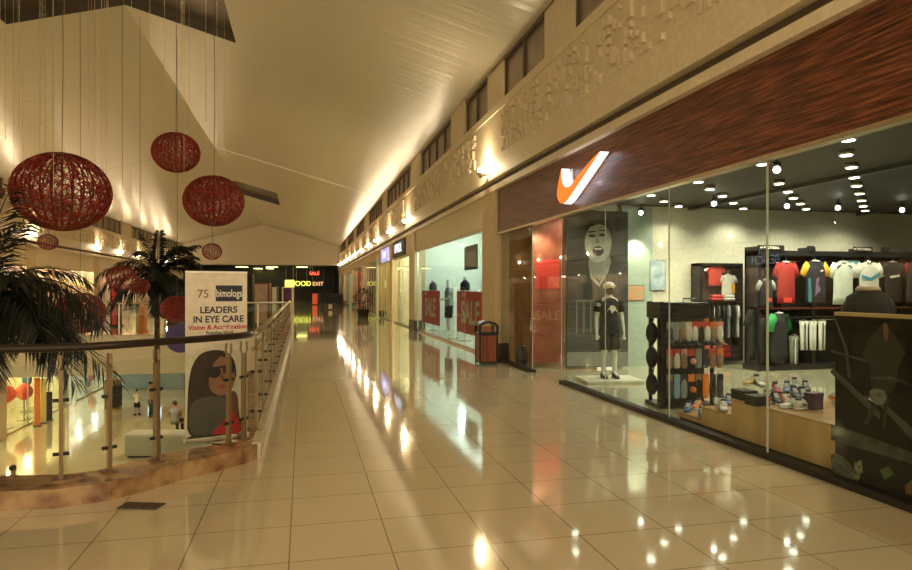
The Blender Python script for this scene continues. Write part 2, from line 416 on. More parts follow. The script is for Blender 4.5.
# ================================================================== SPORTS SHOP SHELL
mb = MB(); mb.box(4.2, 4.45, 2.4, 13.9, 2.85, 3.77); struct(mb.build('wall_shop_fascia', M['fascia_wood']))
mb = MB(); mb.box(4.19, 4.30, 2.4, 13.9, 2.81, 2.85); struct(mb.build('trim_glass_head', M['steel']))
mb = MB(); mb.box(4.22, 4.34, 2.4, 10.4, 0, .06); mb.box(4.22, 4.34, 11.85, 13.9, 0, .06); struct(mb.build('trim_glass_sill', M['dark']))
JY = [2.4, 3.65, 5.35, 7.05, 8.75, 10.4, 11.85, 13.9]
for i, (a, c) in enumerate(zip(JY, JY[1:])):
    g = MB().box(4.275, 4.287, a+.006, c-.006, .06 if c != 11.85 else .02, 2.81).build('window_%d' % (40+i), M['glass']); struct(g)
    if i: struct(MB().box(4.262, 4.272, a-(.011 if i == 2 else .006), a+(.011 if i == 2 else .006), .06, 2.81).build('trim_%d' % (40+i), M['jointm'] if 'jointm' in M else mat('joint_seal', (.55, .58, .5), .3)))
# interior walls
mb = MB(); mb.box(6.45, 14, 12.5, 12.7, 0, 3.4); mb.box(13.9, 14, 2.4, 12.6, 0, 3.4); struct(mb.build('wall_store_back', M['store_wall']))
mb = MB(); mb.box(6.45, 7.15, 12.46, 12.5, 0, 3.3); struct(mb.build('wall_store_panel', M['green_wall']))
mb = MB(); mb.box(4.45, 6.5, 13.75, 13.88, 0, 3.3); struct(mb.build('wall_store_side', M['side_wood']))
mb = MB(); mb.box(4.45, 14, 2.3, 2.4, 0, 3.4); struct(mb.build('wall_store_near', M['store_wall']))
mb = MB(); mb.box(4.35, 14, 2.4, 13.9, 3.34, 3.4); struct(mb.build('ceiling_store', M['store_ceil']))
mb = MB()
for x in (5.55, 8.0, 12.3): mb.box(x, x+.12, 2.4, 12.5, 3.28, 3.34)
struct(mb.build('trim_store_ceiling_ducts', mat('duct_grey', (.07, .07, .06), .5)))
# recessed ceiling lamps of the sports shop
lamps = [[(6.0, 6.2), (6.65, 6.9), (7.4, 7.59), (8.11, 8.27), (8.82, 8.94), (9.58, 9.65), (10.37, 10.4), (11.11, 11.1), (11.78, 11.72)],
 [(6.04, 7.67), (7.41, 9.02), (8.18, 9.74), (8.86, 10.41), (9.58, 11.07), (10.33, 11.77)],
 [(6.06, 9.17), (6.69, 9.8), (7.41, 10.47), (8.21, 11.26), (8.99, 12.0)], [(6.1, 10.68), (6.76, 11.36), (7.45, 11.96)], [(4.9, 11.3), (5.3, 12.2)], [(5.2, 3.6), (6.2, 4.4), (7.6, 4.6), (9, 6)]]
rown = ['longest', 'second', 'third', 'fourth', 'fifth, doorway', 'sixth, entrance-side']
proto = thing('downlight', 'x', 'ceiling lamp')
MB().lathe([(.07, 0), (.09, 0), (.09, .06), (.07, .06)], n=20).build('rim', M['steel'], proto, True)
MB().lathe([(.068, -.006), (.068, .02)], n=20).build('diffuser', M['lamp'], proto)
first = True
for r_, row in enumerate(lamps):
    for i, (x, y) in enumerate(row):
        lab = '%s round lamp from the glass in the %s row of the sports shop ceiling' % (ordn[i], rown[r_])
        if first: o = proto; first = False; o.location = (x, y, 3.28); o['label'] = lab; o['group'] = 'round lamps in the sports shop ceiling'
        else: o = copy_tree(proto, (x, y, 3.28), label=lab, group='round lamps in the sports shop ceiling')
        spot((x, y, 3.26), 62, (1, .92, .70), 140, .08, parent=None)
def track_spot(loc, label):
    t = thing('track_spotlight', label, 'spotlight', loc, 0, 'spotlights in the sports shop')
    MB().tube([(0, 0, 3.34-loc[2]), (0, 0, .06)], .012).build('stem', M['black'], t)
    MB().tube([(-.0, .0, .08), (.05, .05, -.03)], .05, 12).build('housing', M['black'], t)
    MB().sphere((-.01, -.01, -.01), .045, seg=12).build('bulb', glow('spot_glow', (1, .95, .8), 14), t, True)
track_spot((*at_d(777, 171, 8.3)[:2], 3.12), 'bright glaring spotlight near the glass joint in the sports shop')
for p, lb in (((714, 236), 'pale wall'), ((787, 228), 'jersey rack'), ((838, 222), 'white jerseys'), ((902, 218), 'black jerseys'), ((545, 232), 'doorway'), ((641, 240), 'grey green panel')):
    q = at_y(p[0], p[1], 10.6 if p[0] > 700 else 12.2); q.x = max(q.x, 4.6); track_spot((q.x, q.y, 3.17), 'small lit spotlight hanging before the %s' % lb)
    spot((q.x, q.y, min(q.z, 3.0)), 28 if p[0] < 700 else 55, (1, .9, .65), 110, .05, (R(40), 0, 0))
# ================================================================== OTHER SHOPS (setting)
def shopfront(side, X, y0, y1, ztop, back, es, tagn, lintel, mull=4, z0=0.0, zl=3.77, depth=2.5, wallcol=None, lum=120, lcol=(1, .95, .8)):
    s = side
    if ztop < zl-.02: struct(MB().box(X-s*.06, X+s*.2, y0, y1, ztop, zl).build('wall_lintel_'+tagn, lintel))
    mb = MB(); mb.box(X+s*depth, X+s*(depth+.1), y0-.3, y1+.3, z0, zl); mb.box(X+s*.3, X+s*depth, y0-.3, y0-.2, z0, zl)
    mb.box(X+s*.3, X+s*depth, y1+.2, y1+.3, z0, zl); struct(mb.build('wall_shop_'+tagn, back))
    struct(MB().box(X+s*.1, X+s*depth, y0-.3, y1+.3, zl, zl+.05).build('ceiling_shop_'+tagn, M['white']))
    struct(MB().box(X, X+s*depth, y0-.3, y1+.3, z0-.05, z0+.001).build('floor_shop_'+tagn, M['store_floor']))
    g = struct(MB().box(X+s*.01, X+s*.02, y0, y1, z0, ztop).build('window_shop_'+tagn, M['glass']))
    mb = MB(); w = (y1-y0)/mull
    for k in range(mull+1): mb.box(X-s*.01, X+s*.03, y0+k*w-.02, y0+k*w+.02, z0, ztop)
    mb.box(X-s*.01, X+s*.03, y0, y1, ztop-.04, ztop); mb.box(X-s*.01, X+s*.04, y0, y1, z0, z0+.07)
    q = mb.build('frame', M['steel']); q.parent = g
    nl = 3 if y1-y0 > 6 else 2
    for k in range(nl): point((X+s*depth*.55, y0+(y1-y0)*(k+.5)/nl, min(zl-.25, ztop+.1)), lum/nl*.8, lcol, .12)
M['bright'] = mat('bright_shop_wall', (.80, .84, .76), .5)
M['creamw'] = mat('cream_shop_wall', (.85, .80, .58), .5)
M['brownw'] = mat('brown_shop_wall', (.40, .24, .14), .5, noise=(3, (.60, .44, .30), 3))
M['yelloww'] = mat('yellow_shop_wall', (.75, .58, .16), .5)
M['pinkw'] = mat('pink_shop_wall', (.62, .34, .24), .5, noise=(2.2, (.36, .30, .24), 3))
shopfront(1, XR, 15.0, 24.7, 3.05, M['bright'], 0, 'clothes', M['wall'], 1, lum=300, lcol=(.80, 1, .93))
shopfront(1, XR, 26.0, 31.2, 3.0, M['creamw'], 0, 'cream', M['wall'], 2, lum=260, lcol=(1, .97, .72))
struct(MB().box(4.15, 4.5, 31.2, 31.9, 0, 3.77).build('trim_60', M['pillar']))
shopfront(1, XR, 31.9, 36.3, 3.0, M['yelloww'], 0, 'yellow', M['pillar'], 4, lum=110, lcol=(1, .8, .4))
shopfront(1, XR, 37.5, 47, 3.3, M['brownw'], 0, 'brown', M['pillar'], 6, lum=90, lcol=(1, .75, .45))
shopfront(1, XR, 48.2, 58, 3.3, M['brownw'], 0, 'umber', M['pillar'], 6, lum=90, lcol=(1, .75, .45))
shopfront(1, XR, 59.2, 69, 3.2, M['bright'], 0, 'pale', M['wall'], 5, lum=90, lcol=(1, .9, .7))
shopfront(1, XR, 70.2, 80, 3.2, M['brownw'], 0, 'last', M['wall'], 5, lum=60, lcol=(1, .8, .5))
for i, (a, c, bm_, lc, lu) in enumerate(((4, 13.9, M['yelloww'], (1, .8, .4), 220), (15, 24.7, M['brownw'], (1, .75, .45), 380), (26, 36.3, M['pinkw'], (1, .78, .6), 700), (37.5, 47, M['brownw'], (1, .8, .55), 700), (48.2, 58, M['pinkw'], (1, .8, .6), 480), (59.2, 69, M['brownw'], (1, .8, .6), 300), (70.2, 80, M['brownw'], (1, .8, .6), 200))):
    shopfront(-1, XL, a, c, 2.75, bm_, 0, 'over_%d' % (i+1), M['wall'], 5, lum=lu, lcol=lc)
# ground level shops under the far gallery
for i, (a, c, bm_, lc, lu) in enumerate(((10, 19, M['creamw'], (1, .85, .5), 260), (20, 29.2, M['creamw'], (1, .86, .52), 420), (31, 38.5, M['creamw'], (1, .82, .45), 320), (40, 50, M['bright'], (1, .9, .7), 260))):
    shopfront(-1, -12.2, a, c, -2.1, bm_, 0, 'ground_%d' % (i+1), M['fascia'], 3, z0=-4.6, zl=-1.45, lum=lu, lcol=lc)
struct(MB().box(-12.3, -12.0, 29.4, 30.8, -4.6, -1.4).build('trim_61', M['pillar']))
struct(MB().box(-12.5, 4, 52, 52.3, -4.7, -1.3).build('wall_ground_end', M['brownw']))
struct(MB().box(-.5, -.3, 6.5, 52, -4.7, -1.4).build('wall_ground_east', M['wall']))

# ---- signs
def wall_sign(X, side, y0, y1, z0, z1, body, tx, label, tcol, size=None, lit=0):
    t = thing('shop_sign', label, 'sign', (X, (y0+y1)/2, z0), 0)
    s = side; w = abs(y1-y0)
    MB().box(-.08*s, 0, -w/2, w/2, 0, z1-z0).build('panel', body, t, bevel=.01)
    text('lettering', tx, size or (z1-z0)*.6, tcol, frame((-s*.085, 0, (z1-z0)/2), FACE_W if s > 0 else FACE_E), t)
    return t
M['violet'] = glow('violet_light', (.3, .3, .75), .8)
wall_sign(4.2, 1, 27.2, 30.8, 3.05, 3.75, M['charcoal'], 'OPTICAL', 'dark shop sign with bluish white letters above the cream lit shop', glow('sign_white', (.75, .8, 1), 2), .55)
t = wall_sign(4.2, 1, 32.6, 35.6, 3.02, 3.7, M['violet'], 'CAFE', 'small violet lit shop sign above the yellow shop', glow('sign_white2', (1, 1, 1), 2), .4)
q = at_x(74, 262, XL+.1)
t = wall_sign(XL, -1, 24.2, 31.0, 2.65, 3.35, M['charcoal'], 'BENCH', 'lit white and blue sign on the gallery across the opening', glow('sign_cold', (.7, .85, 1), 3), .62)

# ================================================================== CLOTHES SHOP WINDOW
def poster_on(name, label, cat, fr, w, h, m, th=.02, group=None):
    t = thing(name, label, cat, (fr[0][3], fr[1][3], fr[2][3]), 0, group)
    return t
def panel_at(fr, w, h, m, parent, name='panel', th=.02):
    return MB().prism([(-w/2, 0), (w/2, 0), (w/2, h), (-w/2, h)], th, fr).build(name, m, parent)
M['whiteink'] = mat('white_ink', (.85, .8, .72), .5)
for (ya, yb, lb) in ((15.15, 18.5, 'large red SALE banner in the clothes shop window beside the litter bin'), (20.95, 24.2, 'red SALE banner in the clothes shop window, on the far side of the mannequin')):
    t = thing('sale_banner', lb, 'banner', (4.36, (ya+yb)/2, .38), 0, 'red sale banners in the clothes shop window')
    fr = frame((0, 0, 0), FACE_W); w = yb-ya
    panel_at(fr, w, 1.15, M['red'], t, 'cloth', .015)
    text('lettering', 'SALE', .85, M['whiteink'], frame((-.02, .15 if ya < 16 else 0, .55), FACE_W), t, sx=1.1, bold=.02)
    text('small_print', 'UP TO', .16, M['whiteink'], frame((-.02, w*.25, 1.05), FACE_W), t)
    MB().tube([(0, -w/2, 1.17), (0, w/2, 1.17)], .012).build('rail', M['steel'], t)
    for yy in (-w/2+.05, w/2-.05): MB().tube([(0, yy, -.38), (0, yy, 1.17)], .01).build('stand', M['steel'], t)
t = thing('window_poster', 'grey poster hanging high in the clothes shop window', 'poster', (4.7, 18.2, 2.15))
panel_at(frame((0, 0, 0), FACE_W), 1.5, .7, M['charcoal'], t); panel_at(frame((-.01, 0, .12), FACE_W), 1.1, .4, mat('grey_print', (.25, .2, .18), .5), t, 'print')
# ---------------- figures
def figure(parent, h=1.7, skin=None, top=None, bottom=None, hair=None, arms='down', head=True, seated=False, shoes=None, face=True, female=False, long_pants=True, step=0):
    k = h/1.75
    def P(x, y, z, r, r2=None): return (x*k, y*k, z*k, r*k, (r2 or r)*k)
    N = []; E = []
    def add(v, p=None):
        N.append(v); i = len(N)-1
        if p is not None: E.append((p, i))
        return i
    hz = .95 if not seated else .52
    pel = add(P(0, 0, hz, .15, .11)); wa = add(P(0, -.0, hz+.18, .125, .095), pel); ch = add(P(0, 0, hz+.38, .155, .11), wa)
    sh = add(P(0, 0, hz+.5, .12, .085), ch); nk = add(P(0, .0, hz+.58, .055), sh)
    if head:
        jw = add(P(0, -.02, hz+.65, .066, .075), nk); hd = add(P(0, -.01, hz+.73, .078, .092), jw); tp = add(P(0, 0, hz+.80, .055, .065), hd)
    arm = {}
    for s in (-1, 1):
        a = add(P(s*.19, 0, hz+.46, .062), sh)
        if arms == 'down': pts = [(.245, .0, hz+.18, .043), (.26, -.06, hz-.06, .03), (.26, -.08, hz-.14, .03, .018)]
        elif arms == 'front': pts = [(.24, -.06, hz+.2, .042), (.12, -.24, hz+.15, .03), (.07, -.28, hz+.17, .03, .018)]
        else: pts = [(.25, .03, hz+.2, .042), (.16, -.10, hz+.38, .03), (.08, -.12, hz+.5, .03, .018)]
        p = a; ids = [a]
        for q_ in pts: p = add(P(s*q_[0], q_[1], q_[2], *q_[3:]), p); ids.append(p)
        arm[s] = ids
        for fi in range(4):   # fingers
            x0, y0, z0 = s*(q_[0]+(fi-1.5)*.016), q_[1]-.008, q_[2]-.05 if arms == 'down' else q_[2]+.02
            f1 = add(P(x0, y0, z0, .009), p); add(P(x0-s*.004, y0-.015, z0-(.045-.006*abs(fi-1.2)), .008), f1)
        th_ = add(P(s*(q_[0]-.035), q_[1]-.02, q_[2]-.02, .011), p); add(P(s*(q_[0]-.04), q_[1]-.035, q_[2]-.055, .009), th_)
    leg = {}
    for s in (-1, 1):
        if seated: pts = [(.10, -.03, hz, .085), (.11, -.42, hz, .058), (.11, -.44, .08, .036), (.11, -.56, .035, .04, .03)]
        else: pts = [(.09, 0, hz-.08, .09), (.10, -.02+s*step, .5, .058), (.11, .02+s*step*1.6, .09, .036), (.12, -.13+s*step*1.6, .035, .042, .03)]
        p = pel; ids = []
        for q_ in pts: p = add(P(s*q_[0], q_[1], q_[2], *q_[3:]), p); ids.append(p)
        leg[s] = ids
    body = skinned('body', N, E, skin, parent)
    def garment(name, chain_list, m, grow):   # cloth grown over the same joints
        idx = sorted({i for ch_ in chain_list for i in ch_}); mp_ = {j: i for i, j in enumerate(idx)}
        ns = [(N[j][0], N[j][1], N[j][2], N[j][3]+grow*k, N[j][4]+grow*k) for j in idx]
        es = sorted({tuple(sorted((mp_[a], mp_[b_]))) for ch_ in chain_list for a, b_ in zip(ch_, ch_[1:])})
        return skinned(name, ns, es, m, parent, mp_[pel] if pel in mp_ else 0)
    def rings(prof, cx=0, cy_=0):
        return [[((cx_+cx+rx_*math.cos(a))*k, (cyy+cy_+ry_*math.sin(a))*k, z_*k) for a in [2*math.pi*i/20 for i in range(20)]] for z_, cx_, cyy, rx_, ry_ in prof]
    if top:
        g = MB().loft(rings([(hz-.09, 0, 0, .185, .14), (hz+.05, 0, 0, .175, .135), (hz+.2, 0, 0, .165, .125), (hz+.36, 0, 0, .20, .135), (hz+.46, 0, 0, .205, .12), (hz+.52, 0, 0, .15, .10), (hz+.555, 0, 0, .075, .07)]))
        for s in (-1, 1):
            A_, B_ = Vector(N[arm[s][0]][:3]), Vector(N[arm[s][1]][:3]); A0 = A_+Vector((-s*.04*k, 0, .0)); C_ = A_.lerp(B_, .62)
            g.tube([A0, A_, A_.lerp(B_, .3), C_], [.075*k, .085*k, .082*k, .078*k], 14)
        g.build('shirt', top, parent, True)
    if bottom:
        g = MB().loft(rings([(hz-.12, 0, 0, .18, .135), (hz-.02, 0, 0, .178, .135), (hz+.07, 0, 0, .165, .125)]))
        for s in (-1, 1):
            ids = leg[s]; p0, p1, p2_ = (Vector(N[q][:3]) for q in ids[:3])
            top_ = Vector((s*.085*k, p0.y, (hz-.04)*k if not seated else hz*k))
            if long_pants: g.tube([top_, p0, p0.lerp(p1, .5), p1, p1.lerp(p2_, .5), p2_+Vector((0, 0, .02*k))], [.10*k, .108*k, .092*k, .078*k, .066*k, .058*k], 14)
            else: g.tube([top_, p0, p0.lerp(p1, .5), p0.lerp(p1, .92)], [.10*k, .112*k, .112*k, .108*k], 14)
        g.build('trousers' if long_pants else 'shorts', bottom, parent, True)
    if shoes:
        for s in (-1, 1):
            a, b_ = N[leg[s][2]], N[leg[s][3]]
            MB().loft([[(a[0]+s_*w*k+math.sin(0)*0, a[1]+dy*k, z*k) for s_, w, z in ((-1, ww, 0), (1, ww, 0), (1, ww*.8, hh), (-1, ww*.8, hh))] for dy, ww, hh in ((.07, .03, .07), (.03, .045, .11), (-.06, .048, .09), (-.15, .05, .06), (-.21, .03, .04))]).build('shoe', shoes, parent, bevel=.008)
    if head and hair:
        m = MB().sphere((0, .02*k, (hz+.765)*k), .1*k, (.95, 1.08, .85 if not female else 1.0), 16)
        if female: m.sphere((0, .07*k, (hz+.66)*k), .085*k, (1, .7, 1.3), 12)
        m.build('hair', hair, parent, True)
    if head and face:
        MB().sphere((0, -.105*k, (hz+.705)*k), .016*k, (.8, 1, 1.3), 8).sphere((-.085*k, 0, (hz+.71)*k), .02*k, (.5, .8, 1.2), 8).sphere((.085*k, 0, (hz+.71)*k), .02*k, (.5, .8, 1.2), 8).build('nose_and_ears', skin, parent, True)
        MB().sphere((-.03*k, -.092*k, (hz+.73)*k), .011*k, seg=8).sphere((.03*k, -.092*k, (hz+.73)*k), .011*k, seg=8).build('eyes', M['dark'], parent, True)
        MB().sphere((0, -.095*k, (hz+.668)*k), .02*k, (1.1, .4, .35), 8).build('mouth', mat('lip', (.35, .12, .09), .5), parent, True)
    return body
M['skin'] = mat('skin', (.42, .22, .13), .5); M['pale'] = mat('mannequin_white', (.72, .74, .66), .4)
M['hairm'] = mat('black_hair', (.012, .009, .008), .5)
t = thing('mannequin', 'white mannequin in a black and grey dress between the two red banners', 'mannequin', (4.62, at_x(449, 300, 4.62).y, .12), R(-90))
figure(t, 1.8, M['pale'], mat('grey_cloth', (.35, .4, .4), .8), M['blackfab'], None, 'front', long_pants=False, face=False)
MB().lathe([(.3, -.12), (.3, -.08), (.02, -.06), (.02, 0)], n=24).build('stand_plate', M['chrome'], t)
for (y, z, lb, c_) in ((16.9, 1.55, 'dark jacket on a half bust behind the large red banner', M['blackfab']), (22.6, 1.55, 'dark jacket on a half bust behind the far red banner', M['charcoal'])):
    t = thing('display_bust', lb, 'bust', (4.9, at_x(465 if y < 20 else 433, 300, 4.9).y, 0))
    MB().loft([[(rx*math.cos(a)*.6, rx*math.sin(a), z_) for a in [2*math.pi*i/16 for i in range(16)]] for rx, z_ in ((.17, 1.25), (.2, 1.4), (.24, 1.62), (.23, 1.78), (.1, 1.86), (.06, 1.88))]).build('torso', c_, t, True)
    MB().lathe([(.055, 1.87), (.05, 1.97), (.02, 2.0)], n=14).build('neck_cap', M['pale'], t, True)
    MB().tube([(0, 0, .03), (0, 0, 1.26)], .018).build('pole', M['chrome'], t); MB().lathe([(.2, 0), (.2, .02), (.03, .04)], n=20).build('base', M['chrome'], t)
t = thing('curtain_display', 'pale pink and brown dress hanging high in the clothes shop window', 'dress', (4.8, 16.6, 1.7))
MB().loft([[(.06*math.cos(a)*w, .5*w*math.sin(a), z_) for a in [2*math.pi*i/16 for i in range(16)]] for w, z_ in ((1, 0), (.85, .5), (.45, .75), (.55, 1.0), (.15, 1.15))]).build('dress', mat('dusty_pink', (.5, .33, .28), .8), t, True)
MB().tube([(0, 0, 1.13), (0, 0, 1.6)], .006).build('hanger_wire', M['steel'], t)

# ---- litter bin by the pillar
t = thing('litter_bin', 'wooden slatted litter bin with a black arched hood beside the pillar', 'litter bin', (3.82, 13.5, 0))
bw, bd = .19, .18
MB().box(-bw+.03, bw-.03, -bd+.03, bd-.03, .03, .62).build('liner', M['dark'], t)
mb = MB()
for sx in (-1, 1):
    for sy in (-1, 1): mb.box(sx*bw-.012, sx*bw+.012, sy*bd-.012, sy*bd+.012, 0, .66)
for z in (.03, .62): mb.box(-bw, bw, -bd-.008, -bd+.01, z, z+.03).box(-bw, bw, bd-.01, bd+.008, z, z+.03).box(-bw-.008, -bw+.01, -bd, bd, z, z+.03).box(bw-.01, bw+.008, -bd, bd, z, z+.03)
mb.build('frame', M['black'], t)
mb = MB()
for i in range(6):
    x = -bw+.02+i*(2*bw-.04)/6
    for yy in (-bd-.002, bd-.014): mb.box(x+.006, x+(2*bw-.04)/6-.006, yy, yy+.016, .065, .615)
    y = -bd+.02+i*(2*bd-.04)/6
    for xx in (-bw-.002, bw-.014): mb.box(xx, xx+.016, y+.006, y+(2*bd-.04)/6-.006, .065, .615)
mb.build('slats', M['slat_wood'], t)
hood = MB(); arc = [(-bw-.01, .82)] + [(-(bw+.01)*math.cos(a), .82+.1*math.sin(a)) for a in [math.pi*i/12 for i in range(1, 12)]] + [(bw+.01, .82)]
outer = arc; inner = [(x*.86, .8+(z-.82)*.75) for x, z in arc]
for i in range(len(arc)-1):
    (x0, z0), (x1, z1), (u0, v0), (u1, v1) = arc[i], arc[i+1], inner[i], inner[i+1]
    hood.prism([(x0, z0), (x1, z1), (u1, v1), (u0, v0)], 2*bd+.02, Matrix(((1, 0, 0, 0), (0, 0, 1, -bd-.01), (0, 1, 0, 0), (0, 0, 0, 1))))
for sx in (-1, 1):
    for sy in (-1, 1): hood.box(sx*bw-.025, sx*bw+.025, sy*bd-.02, sy*bd+.02, .64, .83)
hood.build('hood', M['black'], t)
MB().box(-bw-.01, bw+.01, -bd-.01, bd+.01, .645, .68).build('rim', M['black'], t)
MB().box(-bw+.06, bw-.06, .02, .06, .68, .80).build('inner_flap', mat('flap_copper', (.55, .25, .15), .3, metal=.5), t)

# ---- far end of the corridor
t = thing('potted_shrub', 'dark bushy potted shrub against the far shopfronts', 'plant', (3.3, 37.2, 0))
MB().lathe([(.28, 0), (.36, .45), (.38, .45), (.33, .42), (.1, .40)], n=20).build('pot', M['black'], t)
mb = MB(); r = random.Random(2)
for i in range(420):
    a = r.uniform(0, 6.28); u = r.uniform(-.2, 1); rr = .62*math.sqrt(max(0, 1-u*u))*r.uniform(.6, 1.05)
    c_ = Vector((rr*math.cos(a), rr*math.sin(a), .85+u*.75)); d = Vector((r.uniform(-1, 1), r.uniform(-1, 1), r.uniform(-.6, 1))).normalized()*.13; e = d.cross(Vector((0, 0, 1))).normalized()*.035
    mb.quad(c_, c_+d*.5+e, c_+d, c_+d*.5-e)
mb.tube([(0, 0, .3), (0, 0, .9)], .03); mb.build('foliage', M['frond'], t)
def pole(name, x, y, h, m, label):
    o = MB().tube([(x, y, 0), (x, y, h)], .09, 14).box(x-.16, x+.16, y-.16, y+.16, 0, .05).build(name, m); return tag(o, label, 'post')
pole('red_post', 4.0, 48.5, 2.9, mat('red_paint', (.6, .10, .05), .4), 'tall slim red post beside the far shopfront')
pole('pale_post', 4.0, 57.0, 2.9, mat('pale_aqua_paint', (.60, .78, .68), .4), 'tall slim pale aqua post farthest along the shopfronts')
pole('pale_post', 4.0, 36.2, 3.3, mat('pale_aqua_paint', (.60, .78, .68), .4), 'tall slim pale aqua post beside the yellow shop')
def stand(name, px, d, z0, z1, wpx, m, mf, label, cat, fr_w=.05, dep=.25):
    c_ = at_d(px, 300, d); w = wpx*d/FPX
    t = thing(name, label, cat, (c_.x, c_.y, 0), -YAW)
    MB().box(-w/2, w/2, -dep/2, dep/2, z0, z1).build('frame', mf, t, bevel=.01)
    MB().box(-w/2+fr_w, w/2-fr_w, -dep/2-.01, -dep/2, z0+.08, z1-.06).build('panel', m, t)
    MB().box(-w/2-.03, w/2+.03, -dep/2-.05, dep/2+.05, 0, .06).build('base', mf, t)
    return t
stand('display_stand', 262, 29, 0, 1.87, 17, M['pinkw'], mat('brown_frame', (.18, .08, .05), .5), 'brown framed display stand with a pink panel behind the eye care banner', 'display stand', .1)
stand('display_stand', 250, 27, 0, 2.2, 7, M['dark'], M['dark'], 'narrow black display stand beside the eye care banner', 'display stand', .03)
stand('display_stand', 275, 33, 0, 1.75, 6, M['store_wall'], M['charcoal'], 'slim grey display stand beyond the brown framed one', 'display stand', .04)
stand('display_stand', 288, 38, 0, 1.72, 11, mat('purple_print', (.10, .03, .12), .5), M['fascia'], 'purple poster stand in a pale frame at the end of the railing', 'display stand', .08)
stand('information_booth', 316, 66, 0, 1.2, 7, mat('booth_red', (.7, .12, .04), .5, emit=(.8, .12, .03), es=.25), M['dark'], 'small red lit booth at the far end of the corridor', 'booth', .1, 1)
stand('barrier_table', 334, 70, 0, 1.1, 16, M['dark'], M['dark'], 'long black covered table at the far end by the shops', 'table', .05, 1)
stand('planter_box', 331, 50, 0, .5, 5, M['wall'], M['charcoal'], 'low dark planter box beside the far shopfronts', 'planter', .05, .5)
def hang_sign(px0, px1, py0, py1, d, mpan, tx, tm, label, size):
    a = at_d(px0, py0, d); c_ = at_d(px1, py1, d); mid = (a+c_)/2; w = (Vector((a.x, a.y))-Vector((c_.x, c_.y))).length; h = a.z-c_.z
    t = thing('hanging_sign', label, 'sign', (mid.x, mid.y, mid.z), -YAW)
    MB().box(-w/2, w/2, 0, .1, -h/2, h/2).build('panel', mpan, t)
    for sx in (-1, 1): MB().tube([(sx*w*.4, .05, h/2), (sx*w*.4, .05, 4.5-mid.z)], .02).build('rod', M['steel'], t)
    if tx: text('lettering', tx, size*h, tm, Matrix(((1, 0, 0, 0), (0, 0, -1, -.01), (0, 1, 0, 0), (0, 0, 0, 1))), t)
    return t
yel = glow('yellow_sign', (.85, .85, .08), 2.2)
hang_sign(285, 294, 280, 287.5, 81, yel, '', M['dark'], 'bright yellow lit sign panel in the dark hall beyond the gable', .6)
hang_sign(295, 308, 280, 287.5, 82, M['dark'], 'FOOD', yel, 'black sign with yellow letters in the dark hall beyond the gable', .9)
hang_sign(309, 320, 271, 276, 83, M['dark'], 'SALE', glow('red_letters', (1, .08, .03), 3), 'black sign with glowing red letters high in the dark hall', .95)
hang_sign(311, 325, 281, 287, 84, M['dark'], 'EXIT', glow('orange_letters', (1, .45, .2), 1.5), 'black sign with orange letters low in the dark hall', .9)
for i, (px, py, w, dd) in enumerate(((242, 267, 10, 84), (272, 267, 10, 84), (302, 267, 10, 84), (258, 272, 7, 90), (270, 272, 6, 90))):
    c_ = at_d(px, py, dd); hw = w*dd/FPX/2
    t = thing('ceiling_panel_lamp', '%s yellow lamp panel from the banner in the dark hall ceiling' % ordn[i], 'ceiling lamp', (c_.x, c_.y, 4.38), -YAW, 'yellow lamp panels in the hall beyond')
    MB().box(-hw, hw, -.7, .7, .05, .12).build('housing', M['charcoal'], t); MB().box(-hw+.05, hw-.05, -.65, .65, 0, .05).build('diffuser', glow('yellow_lamp', (1, .88, .25), 6), t)
stand('display_stand', 143, 24.4, 0, .95, 5, M['orange'], M['orange'], 'small orange stand at the bridge railing between the palms', 'display stand', .02)
stand('display_stand', 116, 28, 0, 1.7, 9, M['red'], M['dark'], 'dark stand with a red panel across the bridge', 'display stand', .1)
stand('display_stand', 99, 27, 0, 1.3, 4, M['white'], M['steel'], 'slim white stand across the bridge beside the low red ball', 'display stand', .03)
stand('display_stand', 173, 29, 0, 1.9, 9, mat('maroon', (.14, .02, .02), .5), M['dark'], 'tall maroon stand behind the slim palm', 'display stand', .05)
# things along the base of the gable
struct(MB().box(XL, XR, 79.6, 80, 4.42, 4.5).build('trim_62', M['marble_edge']))

# ================================================================== GROUND LEVEL THINGS
G = -4.6
t = thing('low_planter_bench', 'pale low planter bench on the ground floor where someone sits', 'bench', (-4.9, 26.2, G), -YAW)
MB().box(-1.45, 1.6, -.35, .45, .06, .82).build('body', mat('grey_stone', (.45, .44, .38), .4), t, bevel=.02); MB().box(-1.5, 1.65, -.4, .5, .78, .86).build('seat_slab', mat('pale_stone', (.62, .6, .5), .25), t); MB().box(-1.35, 1.5, -.3, .4, 0, .06).build('plinth', M['dark'], t)
def person(px, py, z, label, h, rz, **kw):
    p = at_z(px, py, z); t = thing('person', label, 'person', p, rz)
    figure(t, h, M['skin'], hair=M['hairm'], **kw); return t
person(137, 415, G, 'small child in white top and dark shorts walking on the ground floor', 1.25, R(160), top=mat('white_cloth', (.75, .7, .68), .8), bottom=M['blackfab'], arms='up', long_pants=False, shoes=M['dark'], step=.05)
person(151, 417, G, 'adult in tan top and dark teal trousers beside the child', 1.68, R(80), top=mat('tan_cloth', (.45, .32, .2), .8), bottom=mat('teal_cloth', (.02, .07, .07), .8), arms='down', shoes=M['dark'])
p = at_d(175, 436, 26.2)
t = thing('person', 'person in grey top sitting on the pale bench, back turned', 'person', (p.x, p.y, G+.42), R(165))
figure(t, 1.68, M['skin'], mat('grey_top', (.30, .28, .27), .8), M['blackfab'], M['hairm'], 'front', seated=True, shoes=M['dark'])
p = at_d(186, 431, 27)
t = thing('person', 'person in black standing beside the pale bench, partly behind the banner', 'person', (p.x, p.y+1.2, G), R(150))
figure(t, 1.68, M['skin'], M['blackfab'], M['blackfab'], M['hairm'], 'down', shoes=M['dark'])
p = at_d(13, 480, 17)
